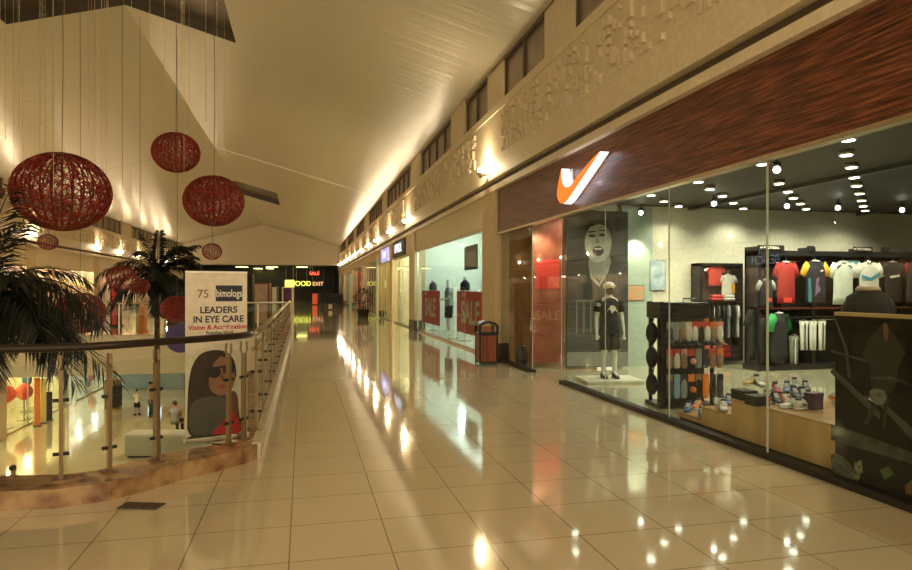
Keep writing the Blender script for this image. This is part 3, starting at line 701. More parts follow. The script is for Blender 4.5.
t = thing('person', 'dark haired person in a white shirt just below the kerb on the ground floor', 'person', (p.x, p.y, G), R(170))
figure(t, 1.6, M['skin'], mat('white_cloth', (.75, .7, .68), .8), M['charcoal'], M['hairm'], 'down', shoes=M['dark'])
# kiosk under the bridge
c_ = at_d(152, 386, 41)
t = thing('kiosk', 'grey blue counter kiosk under the bridge', 'kiosk', (c_.x, c_.y, G), -YAW)
MB().box(-2.2, 2.2, -.4, .6, 0, 1.0).build('counter', mat('blue_grey', (.30, .38, .45), .4), t, bevel=.02); MB().box(-2.3, 2.3, -.5, .7, 1.0, 1.08).build('worktop', M['white'], t)
MB().box(-2.2, -.6, .3, .45, 1.1, 1.9).build('back_board', mat('blue_board', (.16, .2, .3), .5), t); MB().box(-.4, .4, .3, .45, 1.1, 1.9).build('screen', glow('cold_screen', (.6, .9, 1), 1.6), t); MB().box(.6, 2.2, .3, .45, 1.1, 1.9).build('side_board', mat('brown_board', (.2, .08, .04), .5), t)
c_ = at_d(113, 392, 34)
t = thing('kiosk', 'yellow and brown stall beside the blue counter kiosk', 'kiosk', (c_.x, c_.y, G), -YAW)
MB().box(-.3, .3, -.3, .3, 0, 1.5).build('cabinet', mat('yellow_stall', (.32, .2, .04), .5), t, bevel=.02); MB().box(.08, .32, -.33, .3, .1, 1.2).build('door', M['dark'], t)
# items in the ground level shop windows
def ground_item(px, py0, py1, wpx, m, label, cat, name, X=-11.7, shape='box'):
    a = at_x(px, py1, X); d = a.y*cs+a.x*sn; w = wpx*d/FPX; h = (py1-py0)*d/FPX
    t = thing(name, label, cat, (a.x, a.y, G), R(25))
    hh = max(.4, a.z+h-G)
    if shape == 'box':
        MB().box(-w/2, w/2, -.15, .15, .05, hh).build('board', m, t, bevel=.01); MB().box(-w/2-.03, w/2+.03, -.2, .2, 0, .05).build('base', M['charcoal'], t)
    else:
        MB().tube([(0, 0, .03), (0, 0, hh-.7)], .03).build('pole', M['steel'], t); MB().lathe([(.3, 0), (.3, .03), (.03, .06)], n=18).build('base', M['steel'], t)
        MB().loft([[(w/2*r_*math.cos(a_), .25*r_*math.sin(a_), hh-.75+z_) for a_ in [2*math.pi*i/14 for i in range(14)]] for r_, z_ in ((.3, 0), (.9, .2), (1, .45), (.6, .7), (.2, .78))]).build('garment', m, t, True)
ground_item(37, 378, 425, 5, mat('orange_panel', (.85, .25, .05), .5), 'tall orange panel stand beside the ground floor shops', 'display stand', 'panel_stand')
ground_item(43, 378, 424, 5, mat('yellow_panel', (.8, .65, .2), .5), 'tall pale yellow panel stand beside the orange one', 'display stand', 'panel_stand')
ground_item(49, 392, 424, 5, M['dark'], 'dark brown box stand at the ground floor shop corner', 'display stand', 'panel_stand')
ground_item(24, 384, 425, 16, mat('scarlet', (.75, .06, .03), .6), 'scarlet garment on a stand in the ground floor shop window', 'garment', 'garment_stand', -12.9, 's')
ground_item(6, 386, 432, 18, mat('scarlet', (.75, .06, .03), .6), 'wide scarlet garment on a stand at the edge of the ground floor window', 'garment', 'garment_stand', -12.9, 's')
ground_item(27, 372, 415, 9, mat('blue_cloth', (.06, .14, .3), .7), 'blue garment on a stand in the ground floor shop window', 'garment', 'garment_stand', -13.6, 's')
ground_item(92, 368, 398, 8, mat('pink_red', (.7, .12, .10), .6), 'pinkish red garment on a stand in the farther ground floor window', 'garment', 'garment_stand', -12.9, 's')
ground_item(88, 376, 400, 6, mat('slate', (.15, .2, .25), .6), 'slate garment on a stand beside the pinkish red one', 'garment', 'garment_stand', -13.3, 's')
# round purple sign on the bridge edge
c_ = at_y(181, 338, YB-.06)
t = thing('round_sign', 'round purple sign on the bridge edge behind the palm', 'sign', c_)
MB().lathe([(.5, 0), (.52, .02), (.52, .05), (.5, .06)], n=32).build('disc', mat('purple_paint', (.10, .07, .28), .5), t).rotation_euler = (R(90), 0, 0)
# ================================================================== RAILINGS
def flat_post(p, ang, parent, m, z0=.14, z1=1.1, name='post', wd=.05):
    mt = Matrix.Translation((p[0], p[1], 0)) @ Matrix.Rotation(ang, 4, 'Z')
    o = MB().box(-.014, .014, -wd/2, wd/2, z0, z1-.12, mt).box(-.05, .05, -.05, .05, z0, z0+.012, mt).build(name, m, parent)
    f = MB()
    for s in (-1, 1): f.tube([mt @ Vector((0, s*.0, z1-.16)), mt @ Vector((0, s*.035, z1-.09)), mt @ Vector((0, s*.03, z1-.01))], .011)
    f.build('fork', m, o)
    for z in (z0+.2, z1-.35): MB().tube([mt @ Vector((-.055, 0, z)), mt @ Vector((.055, 0, z))], .014, 10).build('glass_clamp', M['dark'] if m == M['bronze'] else M['steel'], o)
    return o
# curved piece at the near end of the opening
rc = [(-.50, 6.86), (-.56, 6.66), (-.72, 6.44), (-1.04, 6.13), (-1.21, 5.98), (-1.5, 5.70), (-1.80, 5.56), (-2.2, 5.56), (-3.1, 5.72), (-5, 6.02), (-8, 6.42)]
t = thing('guard_railing', 'curved glass guard railing with a dark round handrail on the near kerb', 'railing')
# smooth the path a little
def chaikin(p):
    q = [p[0]]
    for a, b_ in zip(p, p[1:]): q += [tuple(a[i]*.75+b_[i]*.25 for i in (0, 1)), tuple(a[i]*.25+b_[i]*.75 for i in (0, 1))]
    return q+[p[-1]]
rs = chaikin(chaikin(rc))
MB().tube([(x, y, 1.15) for x, y in rs[2:]], .032, 12).build('handrail', M['darkrail'], t, True)
for (x, y), an in (((-.56, 6.66), 60), ((-.68, 6.47), 50), ((-1.21, 5.98), 40), ((-1.50, 5.70), 35), ((-1.80, 5.56), 15), ((-3.1, 5.72), -10), ((-4.4, 5.92), -8), ((-6, 6.15), -8)):
    flat_post((x, y), R(an-180+0), t, M['bronze'], wd=.045 if x != -1.21 else .06)
g = MB()
for a, b_ in zip(rs[4:], rs[5:]): g.quad((a[0], a[1], .2), (b_[0], b_[1], .2), (b_[0], b_[1], 1.02), (a[0], a[1], 1.02))
g.build('glass', M['railglass'], t)
# long straight piece beside the corridor
t = thing('guard_railing', 'long straight glass guard railing with a steel handrail beside the corridor', 'railing')
xr = -.47
MB().tube([(xr, 7.0, 1.15), (xr, YB-.2, 1.15)], .032, 12).build('handrail', M['steel'], t, True)
MB().tube([(xr-.03, 7.0, .98), (xr-.03, YB-.2, .98)], .016, 8).build('lower_rail', M['steel'], t, True)
y = 7.05
while y < YB:
    flat_post((xr, y), 0, t, M['bronze'], wd=.07); y += 1.12
MB().box(xr-.006, xr+.006, 7.1, YB-.3, .22, .96).build('glass', M['railglass'], t)
# railing across the bridge and the far gallery
t = thing('guard_railing', 'glass guard railing across the bridge at the end of the opening', 'railing')
MB().tube([(XV1, YB+.12, 1.1), (XV0, YB+.12, 1.1)], .03, 8).build('handrail', M['steel'], t, True)
MB().box(XV1, XV0, YB+.12, YB+.13, .08, 1.0).build('glass', M['railglass'], t)
for i in range(10): MB().box(XV1+i*1.17, XV1+.05+i*1.17, YB+.1, YB+.15, 0, 1.1).build('post', M['steel'], t)
t = thing('guard_railing', 'glass guard railing along the gallery across the opening', 'railing')
MB().tube([(XV1-.1, 7, 1.1), (XV1-.1, YB, 1.1)], .03, 8).build('handrail', M['steel'], t, True)
MB().box(XV1-.11, XV1-.1, 7, YB, .08, 1.0).build('glass', M['railglass'], t)
for i in range(12): MB().box(XV1-.12, XV1-.07, 7+i*1.6, 7.06+i*1.6, 0, 1.1).build('post', M['steel'], t)
# floor grille
o = MB(); mt = Matrix.Translation((-1.16, 5.22, 0)) @ Matrix.Rotation(R(-18), 4, 'Z')
o.box(-.15, .15, -.07, .07, .001, .008, mt)
for i in range(9): o.box(-.14+i*.033, -.125+i*.033, -.06, .06, .008, .013, mt)
tag(o.build('floor_grille', mat('grille_bronze', (.10, .085, .06), .4)), 'small dark floor grille in front of the marble kerb', 'grille')

# ================================================================== BANNER
A, B = Vector((-1.086, 6.62, .15)), Vector((-.541, 6.80, .15))
w = (B-A).length; ang = math.atan2(B.y-A.y, B.x-A.x)
t = thing('roll_up_banner', 'white roll-up eye care banner with a woman in sunglasses behind the railing', 'banner', (A+B)/2, ang)
Hb = 1.61
fr = Matrix(((1, 0, 0, 0), (0, 0, -1, 0), (0, 1, 0, 0), (0, 0, 0, 1)))
def fl(poly, m, name, par, lay, th=.0008):
    if 'logo' not in name and 'bar' not in name:
        for _ in (0, 1): poly = [q for a_, b_ in zip(poly, poly[1:]+poly[:1]) for q in ((a_[0]*.75+b_[0]*.25, a_[1]*.75+b_[1]*.25), (a_[0]*.25+b_[0]*.75, a_[1]*.25+b_[1]*.75))]
    return MB().prism(poly, th, Matrix(((1, 0, 0, 0), (0, 0, -1, -.004-.001*lay), (0, 1, 0, 0), (0, 0, 0, 1)))).build(name, m, par)
MB().box(-w/2, w/2, -.004, .004, .0, Hb).build('sheet', mat('banner_white', (.85, .76, .60), .6), t)
MB().box(-w/2-.01, w/2+.01, -.05, .05, -.01, .035).build('base', M['steel'], t, bevel=.008)
MB().box(-w/2, w/2, -.012, .012, Hb-.01, Hb+.012).build('top_bar', M['steel'], t)
MB().tube([(0, .03, .03), (0, .03, Hb)], .01).build('support_pole', M['steel'], t)
def T(s, size, x, z, m, lay, bold=.0, sx=1):
    return text('lettering', s, size, m, Matrix(((1, 0, 0, x), (0, 0, -1, -.005-.001*lay), (0, 1, 0, z), (0, 0, 0, 1))), t, .0004, bold, sx=sx)
navy = mat('banner_navy', (.02, .02, .045), .5)
fl([(-.02*w, Hb-.28), (.42*w, Hb-.28), (.42*w, Hb-.125), (-.02*w, Hb-.125)], navy, 'logo_box', t, 0)
T('bimologs', .10, .2*w, Hb-.205, mat('banner_text_white', (.85, .8, .7), .5), 2, .002, sx=.68)
T('75', .11, -.22*w, Hb-.21, mat('banner_brown', (.22, .08, .04), .5), 1)
T('LEADERS', .088, .03*w, Hb-.365, navy, 1, .0022, 1); T('IN EYE CARE', .088, .03*w, Hb-.455, navy, 1, .0022, .95)
T('Vision & Acceleration', .062, 0.02*w, Hb-.53, M['redink'] if 'redink' in M else mat('banner_red_ink', (.6, .02, .02), .5), 1, .0016)
T('Frontline Work', .05, .05*w, Hb-.585, navy, 1, .0008, .8)
hairp = mat('print_hair', (.045, .018, .012), .5); skp = mat('print_skin', (.34, .15, .085), .5); skd = mat('print_skin_shade', (.20, .08, .045), .5)
por = thing
def ell(cx, cz, rx, rz, n=22, a0=0, rot=0):
    out = []
    for i in range(n):
        a = a0+2*math.pi*i/n; x, z = rx*math.cos(a), rz*math.sin(a); out.append((cx+x*math.cos(rot)-z*math.sin(rot), cz+x*math.sin(rot)+z*math.cos(rot)))
    return out
fl([(-.47*w, .02), (-.47*w, .30), (-.455*w, .55), (-.40*w, .72), (-.28*w, .83), (-.08*w, .865), (.14*w, .85), (.28*w, .77), (.33*w, .62), (.27*w, .5), (.1*w, .35), (.05*w, .02)], hairp, 'print_hair', t, 0)
fl([(-.45*w, .03), (-.45*w, .36), (-.2*w, .42), (.18*w, .40), (.24*w, .22), (.1*w, .03)], mat('print_grey', (.10, .085, .07), .5), 'print_shoulder', t, 1)
fl([(.12*w, .18), (.18*w, .45), (.34*w, .45), (.36*w, .2), (.46*w, .04), (.1*w, .04)], skd, 'print_neck', t, 2)
fl(ell(.06*w, .605, .235*w, .195, rot=.12), skp, 'print_face', t, 3)
fl([(-.2*w, .45), (-.2*w, .72), (-.08*w, .80), (.1*w, .82), (-.08*w, .72), (-.14*w, .58), (-.12*w, .44)], hairp, 'print_fringe', t, 4)
fl(ell(-.05*w, .645, .115*w, .055, rot=-.05), M['dark'], 'print_lens', t, 5); fl(ell(.19*w, .67, .1*w, .056, rot=.1), M['dark'], 'print_lens', t, 5)
fl([(-.18*w, .665), (-.18*w, .685), (.27*w, .72), (.27*w, .70)], M['dark'], 'print_glasses_bar', t, 6)
fl([(.07*w, .65), (.13*w, .57), (.05*w, .562)], skd, 'print_nose', t, 5)
fl(ell(.09*w, .505, .08*w, .019, rot=.08), mat('print_lips', (.40, .06, .05), .5), 'print_lips', t, 5)
fl([(-.12*w, .02), (-.02*w, .10), (.12*w, .16), (.24*w, .27), (.30*w, .22), (.38*w, .12), (.44*w, .03)], mat('print_red', (.60, .02, .03), .5), 'print_top', t, 6)
fl([(-.47*w, .0), (-.47*w, .06), (-.1*w, .05), (.44*w, .02), (.44*w, 0)], navy, 'print_hem', t, 7)

# ================================================================== HANGING WIRE BALLS
def wire_ball(p, r, label, ribs=26, dens=420, cordtop=None, seed=0, squash=.85):
    t = thing('hanging_wire_ball', label, 'decoration', p, 0, None)
    rr = random.Random(seed)
    def S(th, ph, k=1): return Vector((r*k*math.sin(ph)*math.cos(th), r*k*math.sin(ph)*math.sin(th), r*k*squash*math.cos(ph)))
    m = MB()
    for i in range(ribs):
        th = 2*math.pi*i/ribs
        m.tube([S(th, .12+(math.pi-.24)*j/14) for j in range(15)], r*.021, 4)
    for ph in (.14, math.pi-.14): m.tube([S(2*math.pi*j/16, ph) for j in range(17)], r*.02, 4)
    m.build('ribs', M['ballrib'], t)
    m = MB()
    for i in range(dens):
        th, cz = rr.uniform(0, 6.283), rr.uniform(-.985, .985); ph = math.acos(cz); k = rr.choice((1, .985, .97))
        d1, d2 = rr.uniform(-.28, .28), rr.uniform(-.28, .28)
        p2 = min(max(ph+d2, .1), 3.04)
        m.tube([S(th, ph, k), S(th+d1/2, (ph+p2)/2, k*1.008), S(th+d1, p2, k)], r*.012, 3, cap=False)
    m.build('wire_mesh', M['ballred'], t)['kind'] = 'stuff'
    m = MB()
    for i in range(dens//2):
        th, cz = rr.uniform(0, 6.283), rr.uniform(-.98, .98); c = S(th, math.acos(cz), 1.01)
        m.gem(c, r*.018)
    m.build('tinsel', M['glitter'], t)['kind'] = 'stuff'
    top = cordtop if cordtop else ceil_z(p[0])
    MB().tube([(0, 0, r*squash*.97), (.02*r, 0, (top-p[2])*.4), (0, 0, top-p[2])], .006, 5).build('cord', M['cord'], t)
    return t
balls = [((62, 192), 11.5, .78, 'huge red wire ball, the largest one, hanging above the palm fronds'),
 ((176, 152.5), 14, .485, 'mid-sized red wire ball hanging highest of all'),
 ((214, 201), 14.5, .64, 'large red wire ball hanging directly above a tiny one'),
 ((212, 251.5), 14.5, .21, 'tiny red wire ball hanging under the large one near the ridge'),
 ((48, 242), 11.5, .16, 'tiny shiny red ball hanging just under the largest ball'),
 ((122, 278), 16, .345, 'small red tinsel ball hanging low beside the slim palm'),
 ((80, 313), 16, .57, 'red wire ball hanging lowest, seen just above the dark handrail'),
 ((-6, 192), 16, .22, 'small red ball at the picture edge beside the largest ball'),
 ((177, 309), 19, .45, 'dark red ball half hidden behind the slim palm and the banner'),
 ((140, 286), 18, .25, 'small bright red ball touching the slim palm fronds')]
for i, (px, d, r_, lb) in enumerate(balls):
    p = at_d(px[0], px[1], d)
    ct = None
    if i == 3: ct = at_d(214, 201, 14.5).z-.52
    if i == 4: ct = at_d(62, 192, 11.5).z-.60
    wire_ball(p, r_, lb, 30 if r_ > .6 else 22, 1500 if i == 0 else (2300 if r_ > .4 else 900), seed=i, cordtop=ct, squash=.86)
# strings of clear beads
rr = random.Random(11)
npos = ['thin string of clear beads hanging from the roof between the red balls']
k = 0
for i in range(34):
    px = rr.uniform(0, 225); d = rr.uniform(9.5, 17); zb = rr.uniform(3.0, 5.5)
    p = at_d(px, 200, d)
    if p.x > -1.3 or p.x < -10: continue
    zt = min(ceil_z(p.x), 9) if not (8 < p.y < 18.95 and -7.4 < p.x < -1.8) else ceil_z(p.x)+.27
    o = MB().tube([(0, 0, 0), (0, 0, zt-zb)], .0035, 4)
    z = 0
    while z < zt-zb-.1:
        o.gem((0, 0, z), .014); z += rr.uniform(.12, .5)
    q = o.build('bead_string', M['bead'], None, loc=(p.x, p.y, zb)); tag(q, npos[0], 'string of beads', 'thin bead strings hanging over the opening')

# ================================================================== PALMS
def frond(parent, base, az, elev, length, droop, seed, m, leaf=.42, n=34, w=.028, twist=0):
    rr = random.Random(seed)
    pts = []; p = Vector(base); e = elev; N = 14; st = length/N; d0 = Vector((math.cos(az), math.sin(az), 0))
    for i in range(N+1):
        pts.append(p.copy()); d = d0*math.cos(e)+Vector((0, 0, math.sin(e))); p = p+d*st; e -= droop/N*(.5+1.0*i/N)
    mb = MB(); mb.tube(pts, .016, 5, .004)
    side = d0.cross(Vector((0, 0, 1)))
    for j in range(n):
        u = .12+.88*j/(n-1); f_ = u*N; i = min(int(f_), N-1); q = pts[i].lerp(pts[i+1], f_-i); t_ = (pts[i+1]-pts[i]).normalized(); up = side.cross(t_).normalized()
        L_ = leaf*(math.sin(math.pi*(.12+.8*u))**.6)*rr.uniform(.85, 1.1)
        for s in (-1, 1):
            dr = (side*s*.72+t_*.75+up*rr.uniform(-.35, .2)).normalized(); tip = q+dr*L_+Vector((0, 0, -L_*rr.uniform(.25, .55)))
            mid = q+dr*L_*.5+Vector((0, 0, -.02)); wv = t_.cross(dr).cross(dr).normalized()*w*.5
            mb.quad(q, mid-wv, tip, mid+wv)
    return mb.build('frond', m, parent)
def palm(loc, ztop, label, fr_list, trunk_r, m, **kw):
    t = thing('palm_tree', label, 'palm', loc)
    h = ztop-loc[2]; tp = []
    for i in range(30): tp.append((0, 0, h*i/29))
    MB().tube(tp, [trunk_r*(1.15-.4*i/29)*(1+.07*(i % 2)) for i in range(30)], 12).build('trunk', M['bark'], t)
    MB().sphere((0, 0, h), trunk_r*1.25, (1, 1, 2.2), 12).build('crownshaft', M['frond2'], t, True)
    for i, (az, el, ln, dp) in enumerate(fr_list):
        frond(t, (0, 0, h+.15), R(az), R(el), ln, R(dp), 100+i, m, **kw)
    return t
r = random.Random(5)
p2 = at_d(157, 278, 21.0)
fl_ = [(r.uniform(0, 360) if i > 5 else i*60, r.choice((80, 55, 40, 20, 5, -15, -35)), r.uniform(1.2, 1.75), r.uniform(60, 130)) for i in range(26)] + [(180, 15, 2.1, 100), (170, -10, 2.0, 70), (0, 0, 1.6, 90), (190, 35, 2.0, 110), (90, 85, 1.5, 20), (350, 60, 1.7, 60), (200, 80, 1.4, 25)]
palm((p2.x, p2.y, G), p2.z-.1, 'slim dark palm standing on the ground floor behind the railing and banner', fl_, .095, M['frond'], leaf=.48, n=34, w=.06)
p1 = at_d(-18, 292, 8.2)
fl_ = []
for az in range(-100, 100, 15): fl_.append((az+r.uniform(-6, 6)-YAW*57, r.choice((8, 22, 34, -5)), r.uniform(1.2, 1.6), r.uniform(60, 110)))
for az in range(-100, 100, 24): fl_.append((az+r.uniform(-6, 6)-YAW*57, r.choice((-12, -22, -34)), r.uniform(1.1, 1.5), r.uniform(35, 60)))
fl_ += [(-15, 68, 1.0, 30), (-50, 66, 1.5, 40), (-20, 15, 1.75, 85), (-15, 20, 1.8, 100), (-25, -10, 1.6, 60), (-13, -22, 2.1, 35), (180, 30, 1.6, 90), (150, 60, 1.5, 70), (220, 20, 1.6, 90), (-15, -30, 1.7, 40)]
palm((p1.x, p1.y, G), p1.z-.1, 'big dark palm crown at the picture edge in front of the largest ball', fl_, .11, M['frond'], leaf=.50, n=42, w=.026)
# ================================================================== SPORTS SHOP: sign
def wall_poly(pts, X):   # picture outline put on the plane x = X
    return [(-at_x(x, y, X).y, at_x(x, y, X).z) for x, y in pts]
z2 = lambda l: [(540+x/7.125, 140+y/7.125) for x, y in l]
sw = z2([(152, 205), (140, 260), (128, 330), (122, 385), (128, 425), (145, 448), (165, 455), (190, 432), (240, 360), (300, 270), (360, 180), (425, 82), (375, 130), (320, 195), (270, 255), (235, 305), (205, 332), (178, 335), (160, 310), (152, 265)])
poly = wall_poly(sw, 4.02)
cy = sum(p[0] for p in poly)/len(poly); cz = min(p[1] for p in poly)
t = thing('check_mark_sign', 'orange tick-shaped logo sign with glowing white sides on the wooden fascia', 'sign', (4.2, -cy, cz))
lp = [(x-cy, z-cz) for x, z in poly]
Mx = lambda d: Matrix(((0, 0, -1, -d), (-1, 0, 0, 0), (0, 1, 0, 0), (0, 0, 0, 1)))
MB().prism(lp, .012, Mx(.17)).build('face', mat('orange_face', (.95, .22, .02), .4, emit=(1, .22, .02), es=.75), t)
MB().prism(lp, .13, Mx(.04)).build('light_box', glow('white_sides', (.92, .92, 1), 1.8), t)
MB().prism([(x*.9+.02, z*.9+.05) for x, z in lp], .04, Mx(0)).build('backing', M['white'], t)
point((-.12, .1, .25), 4, (.8, .82, 1), .08, t); point((-.12, -.35, .3), 5, (.8, .82, 1), .08, t)

# ---- black graphic panel standing inside the glass
yA, yB = 2.45, 4.6
t = thing('graphic_panel', 'low black sports poster panel with a gilt top edge inside the glass', 'poster panel', (4.34, (yA+yB)/2, .06))
fr = frame((0, 0, 0), FACE_W); w = yB-yA; hh = 1.32
MB().prism([(-w/2, 0), (w/2, 0), (w/2, hh), (-w/2, hh)], .02, fr).build('board', mat('poster_black', (.013, .0125, .012), .6, noise=(4, (.007, .0065, .006), 4), spec=.15), t)
MB().box(-.03, .02, -w/2, w/2, hh, hh+.03).build('top_edge', mat('gilt_wood', (.55, .38, .16), .4), t)
def gp(poly, m, name, lay): return MB().prism([(x, z) for x, z in poly], .0008, frame((-.0205-.001*lay, 0, 0), FACE_W)).build(name, m, t)
# helper: picture pixel -> panel local (u,v); u grows towards the viewer's right
def PU(px, py): q = at_x(px, py, 4.32); return (-(q.y-(yA+yB)/2), q.z-.06)
gp([PU(830, 372), PU(833, 368), PU(880, 412), PU(880, 420)], mat('poster_grey', (.06, .06, .056), .5), 'print_line', 0)
gp([PU(870, 395), PU(872, 392), PU(912, 428), PU(912, 440)], MATS['poster_grey'], 'print_line', 0)
gp([PU(834, 318), PU(836, 318), PU(848, 350), PU(851, 378), PU(848, 378), PU(845, 350)], MATS['poster_grey'], 'print_pole', 0)
gp([PU(831, 352), PU(831, 350), PU(868, 360), PU(868, 363)], MATS['poster_grey'], 'print_rail', 0)
gp([PU(831, 424), PU(912, 452), PU(912, 464), PU(831, 440)], mat('poster_stone', (.075, .068, .055), .6, noise=(12, (.03, .028, .025), 4)), 'print_wall', 0)
gp([PU(862, 355), PU(870, 338), PU(880, 326), PU(885, 322), PU(892, 330), PU(898, 340), PU(906, 352), PU(900, 362), (PU(894, 390)), PU(884, 400), PU(872, 392), PU(870, 365)], M['dark'], 'print_figure', 1)
gp([PU(884, 323), PU(888, 324), PU(889, 333), PU(887, 342), PU(884, 337), PU(883, 328)], mat('poster_skin', (.22, .09, .04), .5), 'print_face', 2)
gp([PU(870, 391), PU(874, 388), PU(884, 390), PU(888, 397), PU(884, 404), PU(877, 405), PU(870, 400)], mat('poster_shorts', (.20, .19, .16), .6, noise=(30, (.10, .1, .08), 2)), 'print_shorts', 2)
gp([PU(884, 404), PU(888, 405), PU(886, 425), PU(883, 430)], M['dark'], 'print_leg', 2)
gp([PU(872, 404), PU(878, 405), PU(868, 425), PU(864, 424)], M['dark'], 'print_leg', 2)
gl = mat('poster_light', (.30, .28, .16), .6, noise=(25, (.05, .06, .05), 3))
gp([PU(831, 455), PU(836, 453), PU(845, 458), PU(853, 468), PU(860, 478), PU(852, 484), PU(840, 478), PU(832, 470)], mat('poster_floral', (.14, .14, .11), .6, noise=(28, (.05, .055, .045), 3)), 'print_floral', 1)
gp([PU(855, 462), PU(862, 460), PU(863, 472), PU(858, 482), PU(853, 478)], gl, 'print_floral', 2)
gp([PU(880, 470), PU(888, 466), PU(894, 474), PU(885, 480)], mat('poster_green', (.08, .12, .04), .6), 'print_floral', 1)
gp([PU(905, 486), PU(912, 480), PU(912, 495), PU(906, 494)], mat('poster_orange', (.2, .08, .02), .6), 'print_floral', 1)

# ---- oak plinths
def plinth(y0, y1, x0, x1, h, label, joints=()):
    t = thing('display_plinth', label, 'plinth', ((x0+x1)/2, (y0+y1)/2, 0)); a, b_ = (x1-x0)/2, (y1-y0)/2
    ys = [-b_]+[j-(y0+y1)/2 for j in joints]+[b_]
    m = MB()
    for u, v in zip(ys, ys[1:]): m.box(-a, a, u+.002, v-.002, .05, h-.02)
    m.build('body', M['plinth_wood'], t)
    MB().box(-a-.005, a+.005, -b_-.002, b_+.002, h-.02, h).build('top', mat('oak_top', (.55, .34, .16), .25, noise=(5, (.48, .28, .12), 4)), t)
    MB().box(-a+.03, a-.03, -b_+.02, b_-.02, 0, .05).build('toe_board', M['dark'], t)
plinth(3.0, 6.1, 4.42, 5.35, .44, 'long oak plinth of sports shoes beside the black poster panel', (4.75, 5.3))
plinth(6.12, 6.66, 4.44, 5.35, .26, 'middle oak plinth step between the long one and the lowest one')
plinth(6.68, 7.2, 4.46, 5.35, .11, 'lowest oak plinth step beside the black rack')

# ---- shoes
def shoe(loc, rz, c_up, c_sole, c_acc, label, s=1.0, tilt=0, group='sports shoes on the plinths'):
    t = thing('sports_shoe', label, 'shoe', loc, rz, group); t.rotation_euler = (0, tilt, rz)
    st = [(-.14, .030, .07), (-.12, .038, .105), (-.08, .040, .115), (-.04, .040, .10), (.0, .042, .085), (.05, .047, .065), (.09, .048, .052), (.13, .038, .045), (.155, .018, .035)]
    def ring(x, w_, h_, z0, f=1):
        return [(x*s, w_*math.cos(a)*s*f, (z0+(h_-z0)*(.5+.5*math.sin(a)))*s) for a in [2*math.pi*i/12 for i in range(12)]]
    MB().loft([ring(x, w_, .028, 0, 1.08) for x, w_, h_ in st]).build('sole', c_sole, t, True)
    MB().loft([ring(x, w_, h_, .02, .95) for x, w_, h_ in st]).build('upper', c_up, t, True)
    m = MB()
    for i in range(4): x = -.02+i*.022; m.box((x)*s, (x+.008)*s, -.022*s, .022*s, (.088-i*.009)*s, (.104-i*.010)*s)
    m.build('laces', M['white'], t)
    m = MB()
    for sd in (-1, 1): m.prism([(-.08*s, .06*s), (-.05*s, .045*s), (.06*s, .06*s), (-.04*s, .058*s), (-.07*s, .075*s)], .004*s, Matrix(((1, 0, 0, 0), (0, 0, sd, sd*.040*s), (0, 1, 0, 0), (0, 0, 0, 1))))
    m.build('side_stripe', c_acc, t)
    MB().lathe([(.028*s, .100*s), (.034*s, .125*s), (.026*s, .122*s)], (-.09*s, 0, 0), 12).build('collar', M['charcoal'], t, True)
    return t
cm_ = dict(black=mat('shoe_black', (.02, .02, .025), .5), red=mat('shoe_red', (.5, .03, .04), .5), pink=mat('shoe_pink', (.7, .25, .2), .5), white=mat('shoe_white', (.75, .73, .66), .5), blue=mat('shoe_blue', (.05, .12, .28), .5), yellow=mat('shoe_yellow', (.7, .45, .03), .5), grey=mat('shoe_grey', (.28, .29, .28), .5), orange=M['orange'], purple=mat('shoe_purple', (.10, .05, .09), .5))
def box_thing(px, py, z, sx, sy, sz, m, label, cat='shoe box', name='shoe_box', rz=0):
    p = at_z(px, py, z); t = thing(name, label, cat, p, rz)
    MB().box(-sx/2, sx/2, -sy/2, sy/2, 0, sz*.75).build('box', m, t, bevel=.003); MB().box(-sx/2-.004, sx/2+.004, -sy/2-.004, sy/2+.004, sz*.75, sz).build('lid', m, t, bevel=.003)
    return p
b1 = box_thing(744, 399, .44, .17, .2, .10, M['black'], 'black riser box at the far end of the long plinth'); b2 = box_thing(757, 405, .44, .17, .16, .10, M['black'], 'black riser box with a yellow shoe on it')
for px, py, z, rz, up, so, ac, lb in (
    (752, 385, .54, 200, 'yellow', 'white', 'black', 'yellow and black shoe on the riser box'), (759, 386, .54, 250, 'white', 'grey', 'black', 'white and grey shoe standing by the yellow one'),
    (767, 402, .44, 235, 'red', 'white', 'white', 'red shoe with a white sole by the glass joint'), (776, 403, .44, 245, 'black', 'white', 'red', 'black and red shoe with a pale sole'),
    (785, 404, .44, 250, 'pink', 'red', 'white', 'pink and red running shoe in the row'), (777, 393, .44, 245, 'red', 'black', 'white', 'dark red shoe behind the pink one'),
    (787, 392, .44, 230, 'blue', 'black', 'white', 'dark blue shoe with white laces behind the pink one'), (795, 397, .44, 240, 'black', 'black', 'grey', 'plain black shoe behind the white one'),
    (803, 398, .44, 235, 'black', 'purple', 'grey', 'black shoe with a purple sole'), (796, 388, .44, 240, 'grey', 'black', 'white', 'grey shoe standing at the back of the long plinth'),
    (806, 391, .44, 235, 'black', 'black', 'white', 'black shoe beside the purple box'), (792, 408, .44, 180, 'white', 'white', 'orange', 'white shoe lying in front of the row'), (803, 409, .44, 20, 'white', 'white', 'black', 'white shoe with its toe to the purple box'),
    (688, 411, .11, 230, 'blue', 'blue', 'white', 'blue shoe on the lowest plinth step'), (683, 418, .11, 240, 'blue', 'grey', 'black', 'dark blue shoe at the front of the lowest step'), (697, 408, .11, 220, 'orange', 'white', 'grey', 'orange and grey shoe on the lowest step'),
    (712, 411, .26, 235, 'white', 'grey', 'red', 'white and red shoe on the middle step'), (722, 407, .26, 230, 'grey', 'white', 'blue', 'grey shoe on the middle step'), (729, 404, .26, 235, 'blue', 'white', 'white', 'blue and white shoe on the middle step')):
    p = at_z(px, py, z); p.x = max(p.x, 4.52); shoe(p, R(rz), cm_[up], cm_[so], cm_[ac], lb, .92)
